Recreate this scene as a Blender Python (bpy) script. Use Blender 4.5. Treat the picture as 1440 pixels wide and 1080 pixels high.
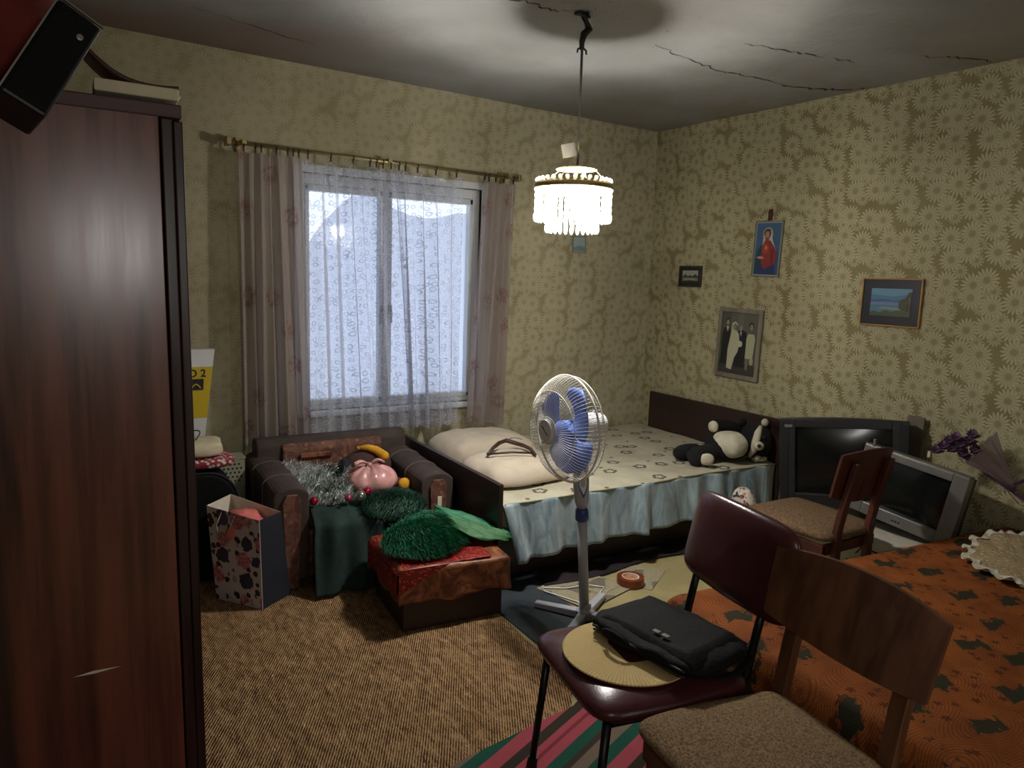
import bpy, bmesh, math, random
from math import sin, cos, pi, radians as R, sqrt, atan2
from mathutils import Vector, Matrix, noise
random.seed(11)
SC = bpy.context.scene
COL = SC.collection
for o in list(bpy.data.objects): bpy.data.objects.remove(o)

# ------------------------------------------------ camera, world, lights, exposure
cam = bpy.data.cameras.new('camera'); cam.lens = 1020/1440*36; cam.sensor_width = 36; cam.clip_start = .02
co = bpy.data.objects.new('camera', cam); COL.objects.link(co)
_y, _p, _r = R(31.0626), R(8.26761), R(1.92266)
_f = Vector((sin(_y), cos(_y), 0)); _rt = Vector((cos(_y), -sin(_y), 0)); _up = Vector((0, 0, 1))
_f2 = cos(_p)*_f - sin(_p)*_up; _u2 = cos(_p)*_up + sin(_p)*_f
_r3 = cos(_r)*_rt + sin(_r)*_u2; _u3 = -sin(_r)*_rt + cos(_r)*_u2
mw = Matrix((( _r3.x, _u3.x, -_f2.x, 0), (_r3.y, _u3.y, -_f2.y, 0), (_r3.z, _u3.z, -_f2.z, 1.55), (0, 0, 0, 1)))
co.matrix_world = mw
SC.camera = co
vs = SC.view_settings
vs.view_transform = 'Standard'; vs.look = 'None'; vs.gamma = 1; vs.exposure = -0.05; vs.use_curve_mapping = False

world = bpy.data.worlds.new('overcast_sky'); SC.world = world; world.use_nodes = True
world.node_tree.nodes['Background'].inputs[0].default_value = (.70, .81, 1.0, 1)
world.node_tree.nodes['Background'].inputs[1].default_value = 2.0

def point(name, loc, power, col, rad):
    l = bpy.data.lights.new(name, 'POINT'); l.energy = power; l.color = col; l.shadow_soft_size = rad
    o = bpy.data.objects.new(name, l); o.location = loc; COL.objects.link(o); return o
point('bulb_light', (1.895, 2.68, 1.90), 136, (1, .97, .93), .035)
point('torch_light', (.15, -.22, 1.63), 13, (1, .97, .93), .055)      # the small lamp held by the photographer

_al = bpy.data.lights.new('fill_light', 'AREA'); _al.shape = 'RECTANGLE'; _al.size = .9; _al.size_y = 1.9; _al.energy = 8; _al.color = (1, .95, .86)
_ao = bpy.data.objects.new('fill_light', _al); _ao.location = (1.6, -1.24, 1.15); _ao.rotation_euler = (R(90), 0, 0); COL.objects.link(_ao)   # fill light added behind the camera to lift the dark areas
# ------------------------------------------------ material helpers
def lin(c):
    return tuple(((v/255)/12.92 if v/255 <= .04045 else ((v/255+.055)/1.055)**2.4) for v in c) + (1,)
class NT:
    def __init__(s, name):
        s.m = bpy.data.materials.new(name); s.m.use_nodes = True
        s.t = s.m.node_tree; s.n = s.t.nodes; s.b = s.n['Principled BSDF']; s.o = s.n['Material Output']
    def new(s, typ, **kw):
        n = s.n.new(typ)
        for k, v in kw.items(): setattr(n, k, v)
        return n
    def l(s, a, b): s.t.links.new(a, b)
    def set(s, sock, v):
        if hasattr(v, 'is_linked') or isinstance(v, bpy.types.NodeSocket): s.l(v, sock)
        else:
            if isinstance(v, tuple) and len(v) == 3 and sock.type == 'RGBA': v = v + (1,)
            sock.default_value = v
    def math(s, op, a, b=0, c=None):
        n = s.new('ShaderNodeMath', operation=op); s.set(n.inputs[0], a); s.set(n.inputs[1], b)
        if c is not None: s.set(n.inputs[2], c)
        return n.outputs[0]
    def ss(s, x, a, b, lo=0., hi=1.):
        n = s.new('ShaderNodeMapRange', interpolation_type='SMOOTHSTEP'); s.set(n.inputs[0], x)
        n.inputs[1].default_value = a; n.inputs[2].default_value = b; n.inputs[3].default_value = lo; n.inputs[4].default_value = hi
        return n.outputs[0]
    def vec(s, op, a, b=(0, 0, 0)):
        n = s.new('ShaderNodeVectorMath', operation=op); s.set(n.inputs[0], a); s.set(n.inputs[1], b); return n
    def pos(s, scale=(1, 1, 1), rot=(0, 0, 0), loc=(0, 0, 0)):
        c = s.new('ShaderNodeTexCoord'); m = s.new('ShaderNodeMapping'); s.l(c.outputs['Object'], m.inputs[0])
        m.inputs['Scale'].default_value = scale; m.inputs['Rotation'].default_value = rot; m.inputs['Location'].default_value = loc
        return m.outputs[0]
    def noise(s, v, scale, detail=3, rough=.55, dist=0):
        n = s.new('ShaderNodeTexNoise'); s.l(v, n.inputs[0]); n.inputs['Scale'].default_value = scale
        n.inputs['Detail'].default_value = detail; n.inputs['Roughness'].default_value = rough; n.inputs['Distortion'].default_value = dist
        return n.outputs[0]
    def vor(s, v, scale, feat='F1', rnd=1., metric='EUCLIDEAN', dim='3D'):
        n = s.new('ShaderNodeTexVoronoi', feature=feat, voronoi_dimensions=dim)
        if feat == 'F1': n.distance = metric
        s.l(v, n.inputs['Vector']); n.inputs['Scale'].default_value = scale; n.inputs['Randomness'].default_value = rnd
        return n
    def mix(s, f, a, b):
        n = s.new('ShaderNodeMix', data_type='RGBA'); s.set(n.inputs[0], f); s.set(n.inputs[6], a); s.set(n.inputs[7], b); return n.outputs[2]
    def bump(s, h, strength=.3, dist=.01):
        n = s.new('ShaderNodeBump'); s.l(h, n.inputs['Height']); n.inputs['Strength'].default_value = strength
        n.inputs['Distance'].default_value = dist; s.l(n.outputs[0], s.b.inputs['Normal'])
    def base(s, c, rough=.6, metal=0., spec=.5):
        s.set(s.b.inputs['Base Color'], c); s.set(s.b.inputs['Roughness'], rough); s.b.inputs['Metallic'].default_value = metal
        s.b.inputs['Specular IOR Level'].default_value = spec; return s.m
    def sep(s, v):
        n = s.new('ShaderNodeSeparateXYZ'); s.l(v, n.inputs[0]); return n.outputs
    def comb(s, x, y, z=0.):
        n = s.new('ShaderNodeCombineXYZ'); s.set(n.inputs[0], x); s.set(n.inputs[1], y); s.set(n.inputs[2], z); return n.outputs[0]

def flat(name, c, rough=.6, metal=0., var=.12, scale=12, bump=0., bscale=60, spec=.5):
    t = NT(name); p = t.pos(); n = t.noise(p, scale, 4)
    a = tuple(v*(1-var) for v in lin(c)[:3]); b = tuple(min(1, v*(1+var)) for v in lin(c)[:3])
    col = t.mix(t.ss(n, .3, .7), a, b)
    if bump: t.bump(t.noise(p, bscale, 3), bump, .004)
    return t.base(col, rough, metal, spec)

def m_wallpaper(name, axis, fade, bg, petal, dark):
    t = NT(name); p = t.pos(); x, y, z = t.sep(p)
    u = x if axis == 'x' else y
    S = 8.8
    wob = t.noise(p, 1.3, 2)
    q = t.comb(t.math('MULTIPLY', u, S), t.math('MULTIPLY', z, S))
    def daisy(q, rnd, sz, petals):
        v = t.vor(q, 1.0, rnd=rnd, dim='2D')
        d = t.vec('SUBTRACT', q, v.outputs['Position']).outputs[0]
        dx, dy, _ = t.sep(d)
        ang = t.math('ARCTAN2', dy, dx); r = v.outputs['Distance']
        k = t.math('COSINE', t.math('MULTIPLY', ang, petals))
        Rr = t.math('MULTIPLY_ADD', k, .085*sz, .47*sz)
        inside = t.ss(t.math('SUBTRACT', Rr, r), 0, .06)
        sepr = t.ss(k, -1.0, 0., .35, 1.)
        ctr = t.ss(r, .10*sz, .2*sz, .3, 1.)
        return t.math('MULTIPLY', t.math('MULTIPLY', inside, sepr), ctr), r
    a, r1 = daisy(q, .48, 1.04, 17.)
    q2 = t.vec('ADD', q, (.47, .53, 0)).outputs[0]
    b, r2 = daisy(q2, .6, .66, 13.)
    m = t.math('MAXIMUM', a, t.math('MULTIPLY', b, .82))
    fine = t.noise(p, 120, 2, .6)
    blot = t.noise(p, 3.2, 5, .65)
    bgc = t.mix(t.ss(blot, .35, .7), bg, dark)
    m = t.math('MULTIPLY', m, fade if not isinstance(fade, tuple) else t.ss(u, fade[0], fade[1], fade[2], fade[3]))
    mm = t.math('MULTIPLY', m, t.ss(fine, .25, .6, .7, 1.))
    c = t.mix(mm, bgc, petal)
    st = t.math('MULTIPLY', t.ss(t.noise(p, .9, 5, .7), .56, .75), .25)
    c = t.mix(st, c, lin((92, 78, 50)))
    t.bump(m, .15, .002)
    return t.base(c, .8, 0, .25)

def wood(name, a, b, rough=.35, axis='z', scale=1., streak=30, bump=.1, coat=0):
    t = NT(name)
    s = {'z': (1, 1, .06), 'x': (.06, 1, 1), 'y': (1, .06, 1)}[axis]
    p = t.pos(scale=tuple(v*scale for v in s))
    n1 = t.noise(p, streak, 6, .6, .3); n2 = t.noise(p, streak/6, 3, .5)
    f = t.math('MULTIPLY_ADD', n1, .6, t.math('MULTIPLY', n2, .5))
    c = t.mix(t.ss(f, .38, .72), lin(a), lin(b))
    t.bump(n1, bump, .002)
    r = t.ss(n1, .3, .7, rough*.85, rough*1.2)
    m = t.base(c, r)
    t.b.inputs['Coat Weight'].default_value = coat; t.b.inputs['Coat Roughness'].default_value = .30
    return m

def sheer(name, c, density, pat=None, trans=.6):
    """cloth seen through: transparent / (diffuse+translucent)"""
    t = NT(name); p = t.pos()
    tr = t.new('ShaderNodeBsdfTransparent'); df = t.new('ShaderNodeBsdfDiffuse'); tl = t.new('ShaderNodeBsdfTranslucent')
    mx = t.new('ShaderNodeMixShader'); my = t.new('ShaderNodeMixShader')
    col, fac = pat(t, p) if pat else (lin(c), density)
    t.set(df.inputs[0], col); t.set(tl.inputs[0], col)
    mx.inputs[0].default_value = trans; t.l(df.outputs[0], mx.inputs[1]); t.l(tl.outputs[0], mx.inputs[2])
    t.set(my.inputs[0], fac); t.l(tr.outputs[0], my.inputs[1]); t.l(mx.outputs[0], my.inputs[2])
    t.l(my.outputs[0], t.o.inputs[0])
    return t.m

M = {}
def build_materials():
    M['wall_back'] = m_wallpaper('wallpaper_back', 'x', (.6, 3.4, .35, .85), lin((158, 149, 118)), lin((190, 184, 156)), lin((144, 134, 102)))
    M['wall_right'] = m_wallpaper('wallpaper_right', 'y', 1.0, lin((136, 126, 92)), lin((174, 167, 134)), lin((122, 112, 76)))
    M['wall_plain'] = flat('wall_side_paint', (120, 112, 84), .85)
    # ceiling plaster: grey-white, soot and lamp disc's shadow painted round the hook, edges stained
    t = NT('ceiling_plaster'); p = t.pos()
    d = t.vec('DISTANCE', p, (2.0, 2.35, 2.68)).outputs['Value']
    n = t.noise(p, 2.2, 6, .6)
    soot_shade = t.ss(t.math('ADD', d, t.math('MULTIPLY', n, .9)), .7, 1.25, .38, 0.)
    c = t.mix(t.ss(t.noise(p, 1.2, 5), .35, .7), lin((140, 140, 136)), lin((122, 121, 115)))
    c = t.mix(soot_shade, c, lin((120, 112, 104)))
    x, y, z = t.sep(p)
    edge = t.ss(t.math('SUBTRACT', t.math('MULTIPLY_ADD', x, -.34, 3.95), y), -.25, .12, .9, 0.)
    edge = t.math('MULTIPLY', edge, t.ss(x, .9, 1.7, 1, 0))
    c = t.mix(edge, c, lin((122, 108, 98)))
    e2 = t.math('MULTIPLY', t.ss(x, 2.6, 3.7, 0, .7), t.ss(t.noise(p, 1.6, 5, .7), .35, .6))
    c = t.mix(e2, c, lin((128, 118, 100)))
    t.bump(t.noise(p, 14, 6, .65), .35, .01)
    M['ceiling'] = t.base(c, .9, 0, .2)
    # carpet: woven loops
    t = NT('carpet_loops'); p = t.pos(rot=(0, 0, R(28)))
    ps = t.pos(rot=(0, 0, R(28)), scale=(1, .38, 1))
    v = t.vor(ps, 120); v2 = t.noise(ps, 46, 3, .7)
    rows = t.new('ShaderNodeTexWave', wave_type='BANDS', bands_direction='X'); t.l(p, rows.inputs[0]); rows.inputs['Scale'].default_value = 34; rows.inputs['Distortion'].default_value = 1.5; rows.inputs['Detail Scale'].default_value = 3
    c = t.mix(t.ss(t.math('MULTIPLY_ADD', v2, .75, t.math('MULTIPLY', rows.outputs['Fac'], .25)),   .38, .55), lin((80, 54, 36)), lin((184, 148, 106)))
    c = t.mix(t.math('MULTIPLY', t.ss(t.noise(p, 4, 3), .4, .7), .2), c, lin((130, 96, 58)))
    t.bump(t.math('ADD', v.outputs['Distance'], rows.outputs['Fac']), .8, .006)
    M['carpet'] = t.base(c, .95, 0, .1)
    # floor linoleum, pale yellow
    M['lino'] = flat('yellow_linoleum', (160, 148, 104), .55, var=.12, scale=5)
    M['mat'] = flat('dark_rubber_mat', (44, 52, 58), .7, bump=.3)
    # striped runner
    t = NT('striped_runner_weave'); p = t.pos()
    x, y, z = t.sep(p)
    w = t.math('ADD', t.math('MULTIPLY_ADD', x, -.30, y), t.math('MULTIPLY', t.math('SINE', t.math('MULTIPLY', x, 2.6)), .05))
    cr = t.new('ShaderNodeValToRGB'); cr.color_ramp.interpolation = 'CONSTANT'
    fr = t.math('FRACT', t.math('MULTIPLY', t.math('SUBTRACT', 1.64, w), 2.9))
    t.l(fr, cr.inputs[0])
    stops = [(0, (112, 98, 84)), (.13, (30, 76, 62)), (.27, (156, 70, 80)), (.44, (52, 48, 38)), (.56, (156, 70, 80)), (.64, (120, 48, 58)), (.68, (156, 70, 80)), (.8, (30, 76, 62)), (.93, (60, 50, 44))]
    e = cr.color_ramp.elements; e[0].color = lin(stops[0][1]); e[1].position = .13; e[1].color = lin(stops[1][1])
    for a, b in stops[2:]: q = e.new(a); q.color = lin(b)
    t.bump(t.noise(t.pos(scale=(1, 8, 1)), 90, 2), .4, .003)
    M['runner'] = t.base(cr.outputs[0], .9, 0, .15)
    M['wardrobe'] = wood('mahogany_veneer', (42, 19, 15), (116, 60, 42), .27, 'z', 1, 26, .05, 1.0)
    M['wardrobe_edge'] = wood('mahogany_edge', (32, 19, 19), (54, 32, 30), .3, 'z')
    M['cornice'] = wood('cornice_wood', (66, 42, 40), (88, 58, 54), .45, 'x')
    M['bedwood'] = wood('dark_bed_wood', (34, 20, 19), (52, 32, 28), .4, 'y', 1, 20, .05)
    M['redwood'] = wood('red_brown_plywood', (66, 40, 26), (112, 72, 46), .38, 'z', 1, 22, .08)
    M['darkred'] = wood('dark_red_plywood', (62, 30, 22), (90, 44, 31), .42, 'z', 1, 22, .08)
    M['frame_white'] = flat('white_window_paint', (206, 210, 210), .45, var=.05)
    M['white'] = flat('white_plastic', (226, 226, 228), .35, var=.03)
    M['black'] = flat('black_plastic', (22, 23, 24), .45, var=.15)
    M['blackcloth'] = flat('black_nylon', (13, 13, 14), .75, bump=.5, bscale=90, spec=.2)
    M['navy'] = flat('navy_cloth', (26, 30, 42), .8, bump=.3)
    M['screen'] = flat('dark_screen_glass', (20, 23, 22), .15, var=.05)
    M['silver'] = flat('silver_tv_plastic', (122, 120, 114), .4, metal=.35, var=.06)
    M['brass'] = flat('brass', (176, 158, 112), .35, metal=.8, var=.1)
    M['steel'] = flat('painted_steel', (150, 148, 142), .4, metal=.6)
    M['blackmetal'] = flat('black_enamel_tube', (20, 19, 20), .35, metal=.3)
    M['vinyl'] = flat('burgundy_vinyl', (74, 33, 37), .27, var=.12, scale=6, bump=.12, bscale=200)
    # brown bouclé seat cloth
    t = NT('brown_seat_cloth'); p = t.pos(); n = t.noise(p, 170, 4, .7)
    c = t.mix(t.ss(n, .35, .65), lin((98, 78, 58)), lin((156, 132, 100))); t.bump(n, .5, .003)
    M['seatcloth'] = t.base(c, .95, 0, .1)
    t = NT('far_seat_cloth'); p = t.pos(); n = t.noise(p, 90, 4, .7)
    c = t.mix(t.ss(n, .35, .65), lin((92, 72, 54)), lin((128, 104, 78))); t.bump(n, .5, .003)
    M['seatcloth2'] = t.base(c, .95, 0, .1)
    # orange throw: leaves, flower clusters and fine arcs
    t = NT('orange_throw_weave'); p = t.pos(rot=(0, 0, R(-24)), scale=(3.6, 7.2, 4))
    wob = t.noise(t.pos(), 22, 3, .6)
    pw = t.vec('ADD', p, t.comb(t.math('MULTIPLY', t.math('SUBTRACT', wob, .5), .55), t.math('MULTIPLY', t.math('SUBTRACT', wob, .5), .8))).outputs[0]
    v = t.vor(pw, 1.0, rnd=.35, metric='MANHATTAN', dim='2D')
    leaf = t.ss(v.outputs['Distance'], .24, .30, 1, 0)
    ps = t.pos(scale=(20, 20, 20)); v2 = t.vor(ps, 1., rnd=.8, dim='2D')
    d = t.vec('SUBTRACT', ps, v2.outputs['Position']).outputs[0]; dx, dy, _ = t.sep(d)
    fl = t.math('SUBTRACT', t.math('MULTIPLY_ADD', t.math('COSINE', t.math('MULTIPLY', t.math('ARCTAN2', dy, dx), 5)), .07, .25), v2.outputs['Distance'])
    flm = t.math('MULTIPLY', t.ss(fl, 0, .05), t.ss(t.noise(t.pos(), 7, 2), .5, .56))
    wv = t.new('ShaderNodeTexWave', wave_type='RINGS', rings_direction='SPHERICAL'); t.l(t.vec('SUBTRACT', p, v.outputs['Position']).outputs[0], wv.inputs[0]); wv.inputs['Scale'].default_value = 6; wv.inputs['Distortion'].default_value = 1.2
    c = t.mix(t.ss(t.noise(t.pos(), 6, 4), .3, .7), lin((122, 66, 28)), lin((156, 90, 40)))
    c = t.mix(t.math('MULTIPLY', t.ss(wv.outputs['Fac'], .45, .8), .5), c, lin((92, 42, 24)))
    c = t.mix(t.math('MULTIPLY', flm, .7), c, lin((64, 24, 16)))
    c = t.mix(leaf, c, lin((50, 48, 34)))
    t.bump(t.noise(t.pos(), 160, 2), .4, .003)
    M['throw'] = t.base(c, .8, 0, .15)
    # cream bedspread with small dark rings and butterflies
    t = NT('cream_bedspread_print'); p = t.pos(scale=(5.2, 6.2, 5)); v = t.vor(p, 1., rnd=.75, dim='2D')
    d = t.vec('SUBTRACT', p, v.outputs['Position']).outputs[0]; dx, dy, _ = t.sep(d)
    k = t.math('ABSOLUTE', t.math('COSINE', t.math('MULTIPLY_ADD', t.math('ARCTAN2', dy, dx), 2.5, t.math('MULTIPLY', t.sep(v.outputs['Color'])[0], 9.))))
    rr = t.math('MULTIPLY_ADD', k, .06, .13)
    ring = t.ss(t.math('ABSOLUTE', t.math('SUBTRACT', v.outputs['Distance'], rr)), .035, .065, 1, 0)
    big = t.ss(t.sep(v.outputs['Color'])[1], .3, .35)
    dot = t.math('MULTIPLY', t.ss(v.outputs['Distance'], .05, .09, 1, 0), t.math('SUBTRACT', 1, big))
    mk = t.math('MAXIMUM', t.math('MULTIPLY', ring, big), dot)
    base = t.mix(t.ss(t.noise(t.pos(), 5, 4), .35, .7), lin((188, 182, 160)), lin((170, 162, 140)))
    c = t.mix(t.math('MULTIPLY', mk, .85), base, lin((52, 46, 44)))
    t.bump(t.noise(t.pos(), 9, 4), .5, .02)
    M['bedspread'] = t.base(c, .8, 0, .2)
    t = NT('blue_satin'); n = t.noise(t.pos(scale=(1, 1, .25)), 16, 5, .6, .8)
    c = t.mix(t.ss(n, .3, .75), lin((112, 132, 140)), lin((170, 188, 194))); t.bump(n, .55, .02)
    M['satin'] = t.base(c, .33, 0, .6); t.b.inputs['Sheen Weight'].default_value = .3
    M['piping'] = flat('olive_piping', (112, 108, 62), .7)
    M['pillow'] = flat('cream_pillowcase', (192, 178, 158), .8, var=.06, bump=.5, bscale=14)
    M['armdark'] = flat('dark_brown_upholstery', (62, 50, 44), .85, var=.18, bump=.5, bscale=120)
    M['armseam'] = flat('seam_piping', (96, 80, 72), .7)
    t = NT('patterned_brown_upholstery'); p = t.pos(); n = t.noise(p, 14, 4, .7, 1.2); v = t.vor(p, 22)
    c = t.mix(t.ss(n, .4, .62), lin((84, 52, 44)), lin((118, 80, 64))); c = t.mix(t.ss(v.outputs['Distance'], .15, .3, .5, 0), c, lin((160, 116, 84))); t.bump(n, .3, .004)
    M['armpattern'] = t.base(c, .7, 0, .3)
    M['green_dark'] = flat('dark_green_cloth', (22, 46, 40), .85, var=.35, scale=5, bump=.6, bscale=30)
    M['green_fur'] = flat('green_fur', (30, 112, 74), .6, var=.4, scale=25)
    M['green_fur2'] = flat('dark_green_fur', (30, 72, 54), .7, var=.3, scale=18)
    M['green_leaf'] = flat('green_leaf_cloth', (62, 110, 66), .65, var=.25, scale=30, bump=.8, bscale=60)
    t = NT('red_velvet_throw'); p = t.pos(); v = t.vor(p, 75); n = t.noise(p, 30, 4)
    c = t.mix(t.ss(v.outputs['Distance'], .2, .5), lin((206, 62, 34)), lin((112, 20, 16))); c = t.mix(t.ss(n, .5, .7, 0, .5), c, lin((60, 20, 14))); t.bump(n, .5, .006)
    M['velvet'] = t.base(c, .55, 0, .4)
    t = NT('copper_satin'); p = t.pos(); n = t.noise(p, 11, 5, .6, 1.5)
    c = t.mix(t.ss(n, .35, .7), lin((84, 40, 26)), lin((160, 98, 58))); t.bump(n, .5, .01)
    M['copper'] = t.base(c, .45, 0, .5)
    M['boxbrown'] = flat('dark_brown_laminate', (50, 30, 28), .5, var=.12)
    M['radiator'] = flat('grey_green_enamel', (150, 150, 126), .5, var=.06)
    M['hole'] = flat('dark_hole', (18, 18, 16), .9)
    M['straw'] = None
    t = NT('straw_placemat'); p = t.pos(); x, y, z = t.sep(p)
    a = t.math('ARCTAN2', y, x); r = t.math('SQRT', t.math('ADD', t.math('MULTIPLY', x, x), t.math('MULTIPLY', y, y)))
    k = t.math('SINE', t.math('MULTIPLY_ADD', a, 110, t.math('MULTIPLY', t.noise(p, 30, 2), 5.)))
    rg = t.math('SINE', t.math('MULTIPLY', r, 900))
    h = t.math('ADD', t.math('MULTIPLY', k, .6), t.math('MULTIPLY', rg, .4))
    c = t.mix(t.ss(h, -.9, .1), lin((178, 150, 98)), lin((210, 184, 128))); t.bump(h, .35, .002)
    M['straw'] = t.base(c, .8, 0, .2)
    M['cream'] = flat('cream_cloth', (206, 194, 164), .85, var=.1, bump=.5, bscale=25)
    M['crochet'] = None
    t = NT('crochet_lace_cream'); p = t.pos(); v = t.vor(p, 60); 
    c = t.mix(t.ss(v.outputs['Distance'], .1, .35), lin((226, 216, 190)), lin((176, 156, 120))); t.bump(v.outputs['Distance'], .8, .006)
    M['crochet'] = t.base(c, .9, 0, .1)
    # gift bag roses
    t = NT('rose_print_paper'); p = t.pos(); v = t.vor(p, 11.5, rnd=.8); v2 = t.vor(p, 30, rnd=1.)
    wob = t.noise(p, 50, 3)
    r = t.math('ADD', v.outputs['Distance'], t.math('MULTIPLY', wob, .4))
    leaf = t.ss(t.math('ADD', v2.outputs['Distance'], t.math('MULTIPLY', wob, .7)), .78, .81, 1, 0)
    sel = t.sep(v.outputs['Color'])[0]
    c = t.mix(t.math('MULTIPLY', leaf, t.ss(t.sep(v2.outputs['Color'])[0], .35, .4)), lin((190, 182, 180)), lin((52, 28, 40)))
    rose = t.mix(t.ss(sel, .55, .6), t.mix(t.ss(t.noise(p, 90, 3), .4, .6), lin((206, 134, 142)), lin((150, 84, 98))), lin((46, 44, 76)))
    c = t.mix(t.math('MULTIPLY', t.ss(r, .66, .69, 1, 0), t.ss(t.sep(v.outputs['Color'])[1], .2, .25)), c, rose)
    M['roses'] = t.base(c, .45)
    M['paper'] = flat('white_paper', (214, 206, 188), .7, var=.05)
    M['tissue'] = flat('pink_tissue', (206, 104, 96), .8, var=.2, bump=.8, bscale=30)
    M['yellow'] = flat('yellow_print', (212, 184, 26), .5, var=.05)
    M['red'] = flat('dark_red_fabric', (112, 34, 24), .8, var=.3, scale=8, bump=.5, bscale=20)
    t = NT('red_white_print'); p = t.pos(); v = t.vor(p, 48, rnd=1)
    c = t.mix(t.ss(v.outputs['Distance'], .34, .44), lin((206, 196, 186)), lin((140, 44, 58)))
    M['redwhite'] = t.base(c, .8)
    t = NT('floral_plastic'); p = t.pos(); v = t.vor(p, 26, rnd=1); n = t.noise(p, 30, 3)
    c = t.mix(t.ss(n, .52, .58), lin((200, 192, 176)), lin((58, 50, 48))); c = t.mix(t.ss(v.outputs['Distance'], .3, .36, .9, 0), c, lin((176, 70, 52)))
    M['floralbag'] = t.base(c, .5)
    M['pink_bag'] = flat('pink_plastic_bag', (216, 158, 154), .3, var=.3, scale=9, bump=.5, bscale=14)
    M['plush_brown'] = flat('brown_plush', (70, 48, 42), .9, bump=.8, bscale=80)
    M['plush_yellow'] = flat('yellow_plush', (214, 156, 34), .9, var=.2, bump=.8, bscale=90)
    M['plush_black'] = flat('black_plush', (14, 13, 15), .95, bump=.9, bscale=90)
    M['plush_white'] = flat('white_plush', (206, 198, 174), .95, var=.1, bump=.9, bscale=90)
    M['bauble_red'] = flat('red_glass_bauble', (190, 30, 74), .12, metal=.7, var=.05)
    M['bauble_pink'] = flat('pink_glass_bauble', (196, 84, 110), .15, metal=.6, var=.05)
    M['bauble_silver'] = flat('silver_glass_bauble', (186, 190, 180), .12, metal=.9, var=.05)
    M['tinsel'] = flat('silver_tinsel', (216, 220, 216), .3, metal=.25, var=.1)
    M['tinsel_green'] = flat('green_tinsel', (40, 96, 66), .35, metal=.6, var=.2)
    M['fan_blue'] = NT('blue_fan_blade').base(lin((128, 158, 236)), .25); 
    _b = M['fan_blue'].node_tree.nodes['Principled BSDF']; _b.inputs['Transmission Weight'].default_value = .35; _b.inputs['IOR'].default_value = 1.1
    M['fan_grey'] = flat('grey_fan_plastic', (176, 178, 186), .4, var=.03)
    M['fan_navy'] = flat('blue_fan_trim', (48, 72, 132), .35, var=.05)
    M['fan_red'] = flat('red_fan_trim', (196, 66, 34), .35, var=.05)
    M['wire'] = flat('white_coated_wire', (222, 218, 206), .35, var=.02)
    M['hanger'] = wood('dark_hanger_wood', (46, 30, 22), (66, 46, 32), .5, 'x')
    M['tape_side'] = flat('brown_packing_tape', (120, 52, 24), .3, var=.1)
    M['card_inner'] = flat('tape_roll_core', (176, 120, 84), .6, var=.3, scale=40)
    t = NT('newsprint'); p = t.pos(rot=(0, 0, R(35))); n = t.noise(t.pos(rot=(0, 0, R(35)), scale=(1, 5, 1)), 60, 3, .7); b = t.vor(p, 9, metric='CHEBYCHEV')
    c = t.mix(t.ss(n, .45, .6, .0, .5), lin((168, 158, 128)), lin((60, 58, 50))); c = t.mix(t.math('MULTIPLY', t.ss(t.sep(b.outputs['Color'])[0], .62, .66), .6), c, lin((66, 58, 54)))
    M['news'] = t.base(c, .7, 0, .3)
    M['darkcloth'] = flat('dark_wine_cloth', (34, 24, 30), .9, var=.4, scale=9, bump=.6, bscale=18)
    M['sheet_white'] = flat('white_bench_cloth', (196, 190, 172), .85, var=.06, bump=.4, bscale=10)
    M['purple'] = flat('purple_dry_petal', (88, 58, 84), .7, var=.4, scale=30)
    M['cellophane'] = sheer('mauve_cellophane', (156, 136, 136), .62, trans=.3)
    M['grey_frame'] = wood('worn_grey_frame', (96, 90, 76), (136, 128, 110), .6, 'z', 1, 40)
    M['gilt'] = flat('thin_gilt', (170, 128, 74), .4, metal=.5)
    M['dark_frame'] = wood('dark_picture_frame', (34, 28, 24), (56, 48, 40), .5, 'z')
    M['glassbulb'] = None
    t = NT('lit_bulb'); t.b.inputs['Emission Color'].default_value = (1, .93, .8, 1); t.b.inputs['Emission Strength'].default_value = 60; M['bulb'] = t.base((1, 1, 1, 1), .4)
    def cryst(t, p): return lin((246, 246, 240)), t.ss(t.noise(p, 60, 2), .3, .7, .38, .72)
    M['crystal'] = sheer('cut_crystal', None, 0, cryst, .5)
    t = NT('window_glass')
    tr = t.new('ShaderNodeBsdfTransparent'); gl = t.new('ShaderNodeBsdfGlossy'); gl.inputs['Roughness'].default_value = .03; mx = t.new('ShaderNodeMixShader'); mx.inputs[0].default_value = .02
    t.l(tr.outputs[0], mx.inputs[1]); t.l(gl.outputs[0], mx.inputs[2]); t.l(mx.outputs[0], t.o.inputs[0]); M['glass'] = t.m
    # curtains
    def lace(t, p):
        x, y, z = t.sep(p); q = t.comb(t.math('MULTIPLY', x, 22), t.math('MULTIPLY', z, 22))
        w = t.noise(p, 7, 2); q = t.vec('ADD', q, t.comb(w, w)).outputs[0]
        v = t.vor(q, 1., rnd=.7, dim='2D'); r = v.outputs['Distance']
        ring = t.ss(t.math('ABSOLUTE', t.math('SUBTRACT', r, .24)), .03, .075, 1, 0)
        v2 = t.vor(q, 2.3, feat='DISTANCE_TO_EDGE', dim='2D'); net = t.ss(v2.outputs['Distance'], .03, .09, .8, 0)
        hem = t.ss(z, .60, .72, .25, 0.)
        f = t.math('MAXIMUM', t.math('MULTIPLY', ring, .42), t.math('MULTIPLY', net, .22))
        f = t.math('ADD', t.math('MINIMUM', t.math('ADD', f, .30), 1.), hem)
        fw = t.new('ShaderNodeLayerWeight'); fw.inputs[0].default_value = .45
        f = t.math('ADD', f, t.ss(fw.outputs['Facing'], .2, .8, 0, .55))
        return lin((206, 206, 216)), t.math('MINIMUM', f, .93)
    M['lace'] = sheer('white_lace', None, 0, lace, .5)
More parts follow.
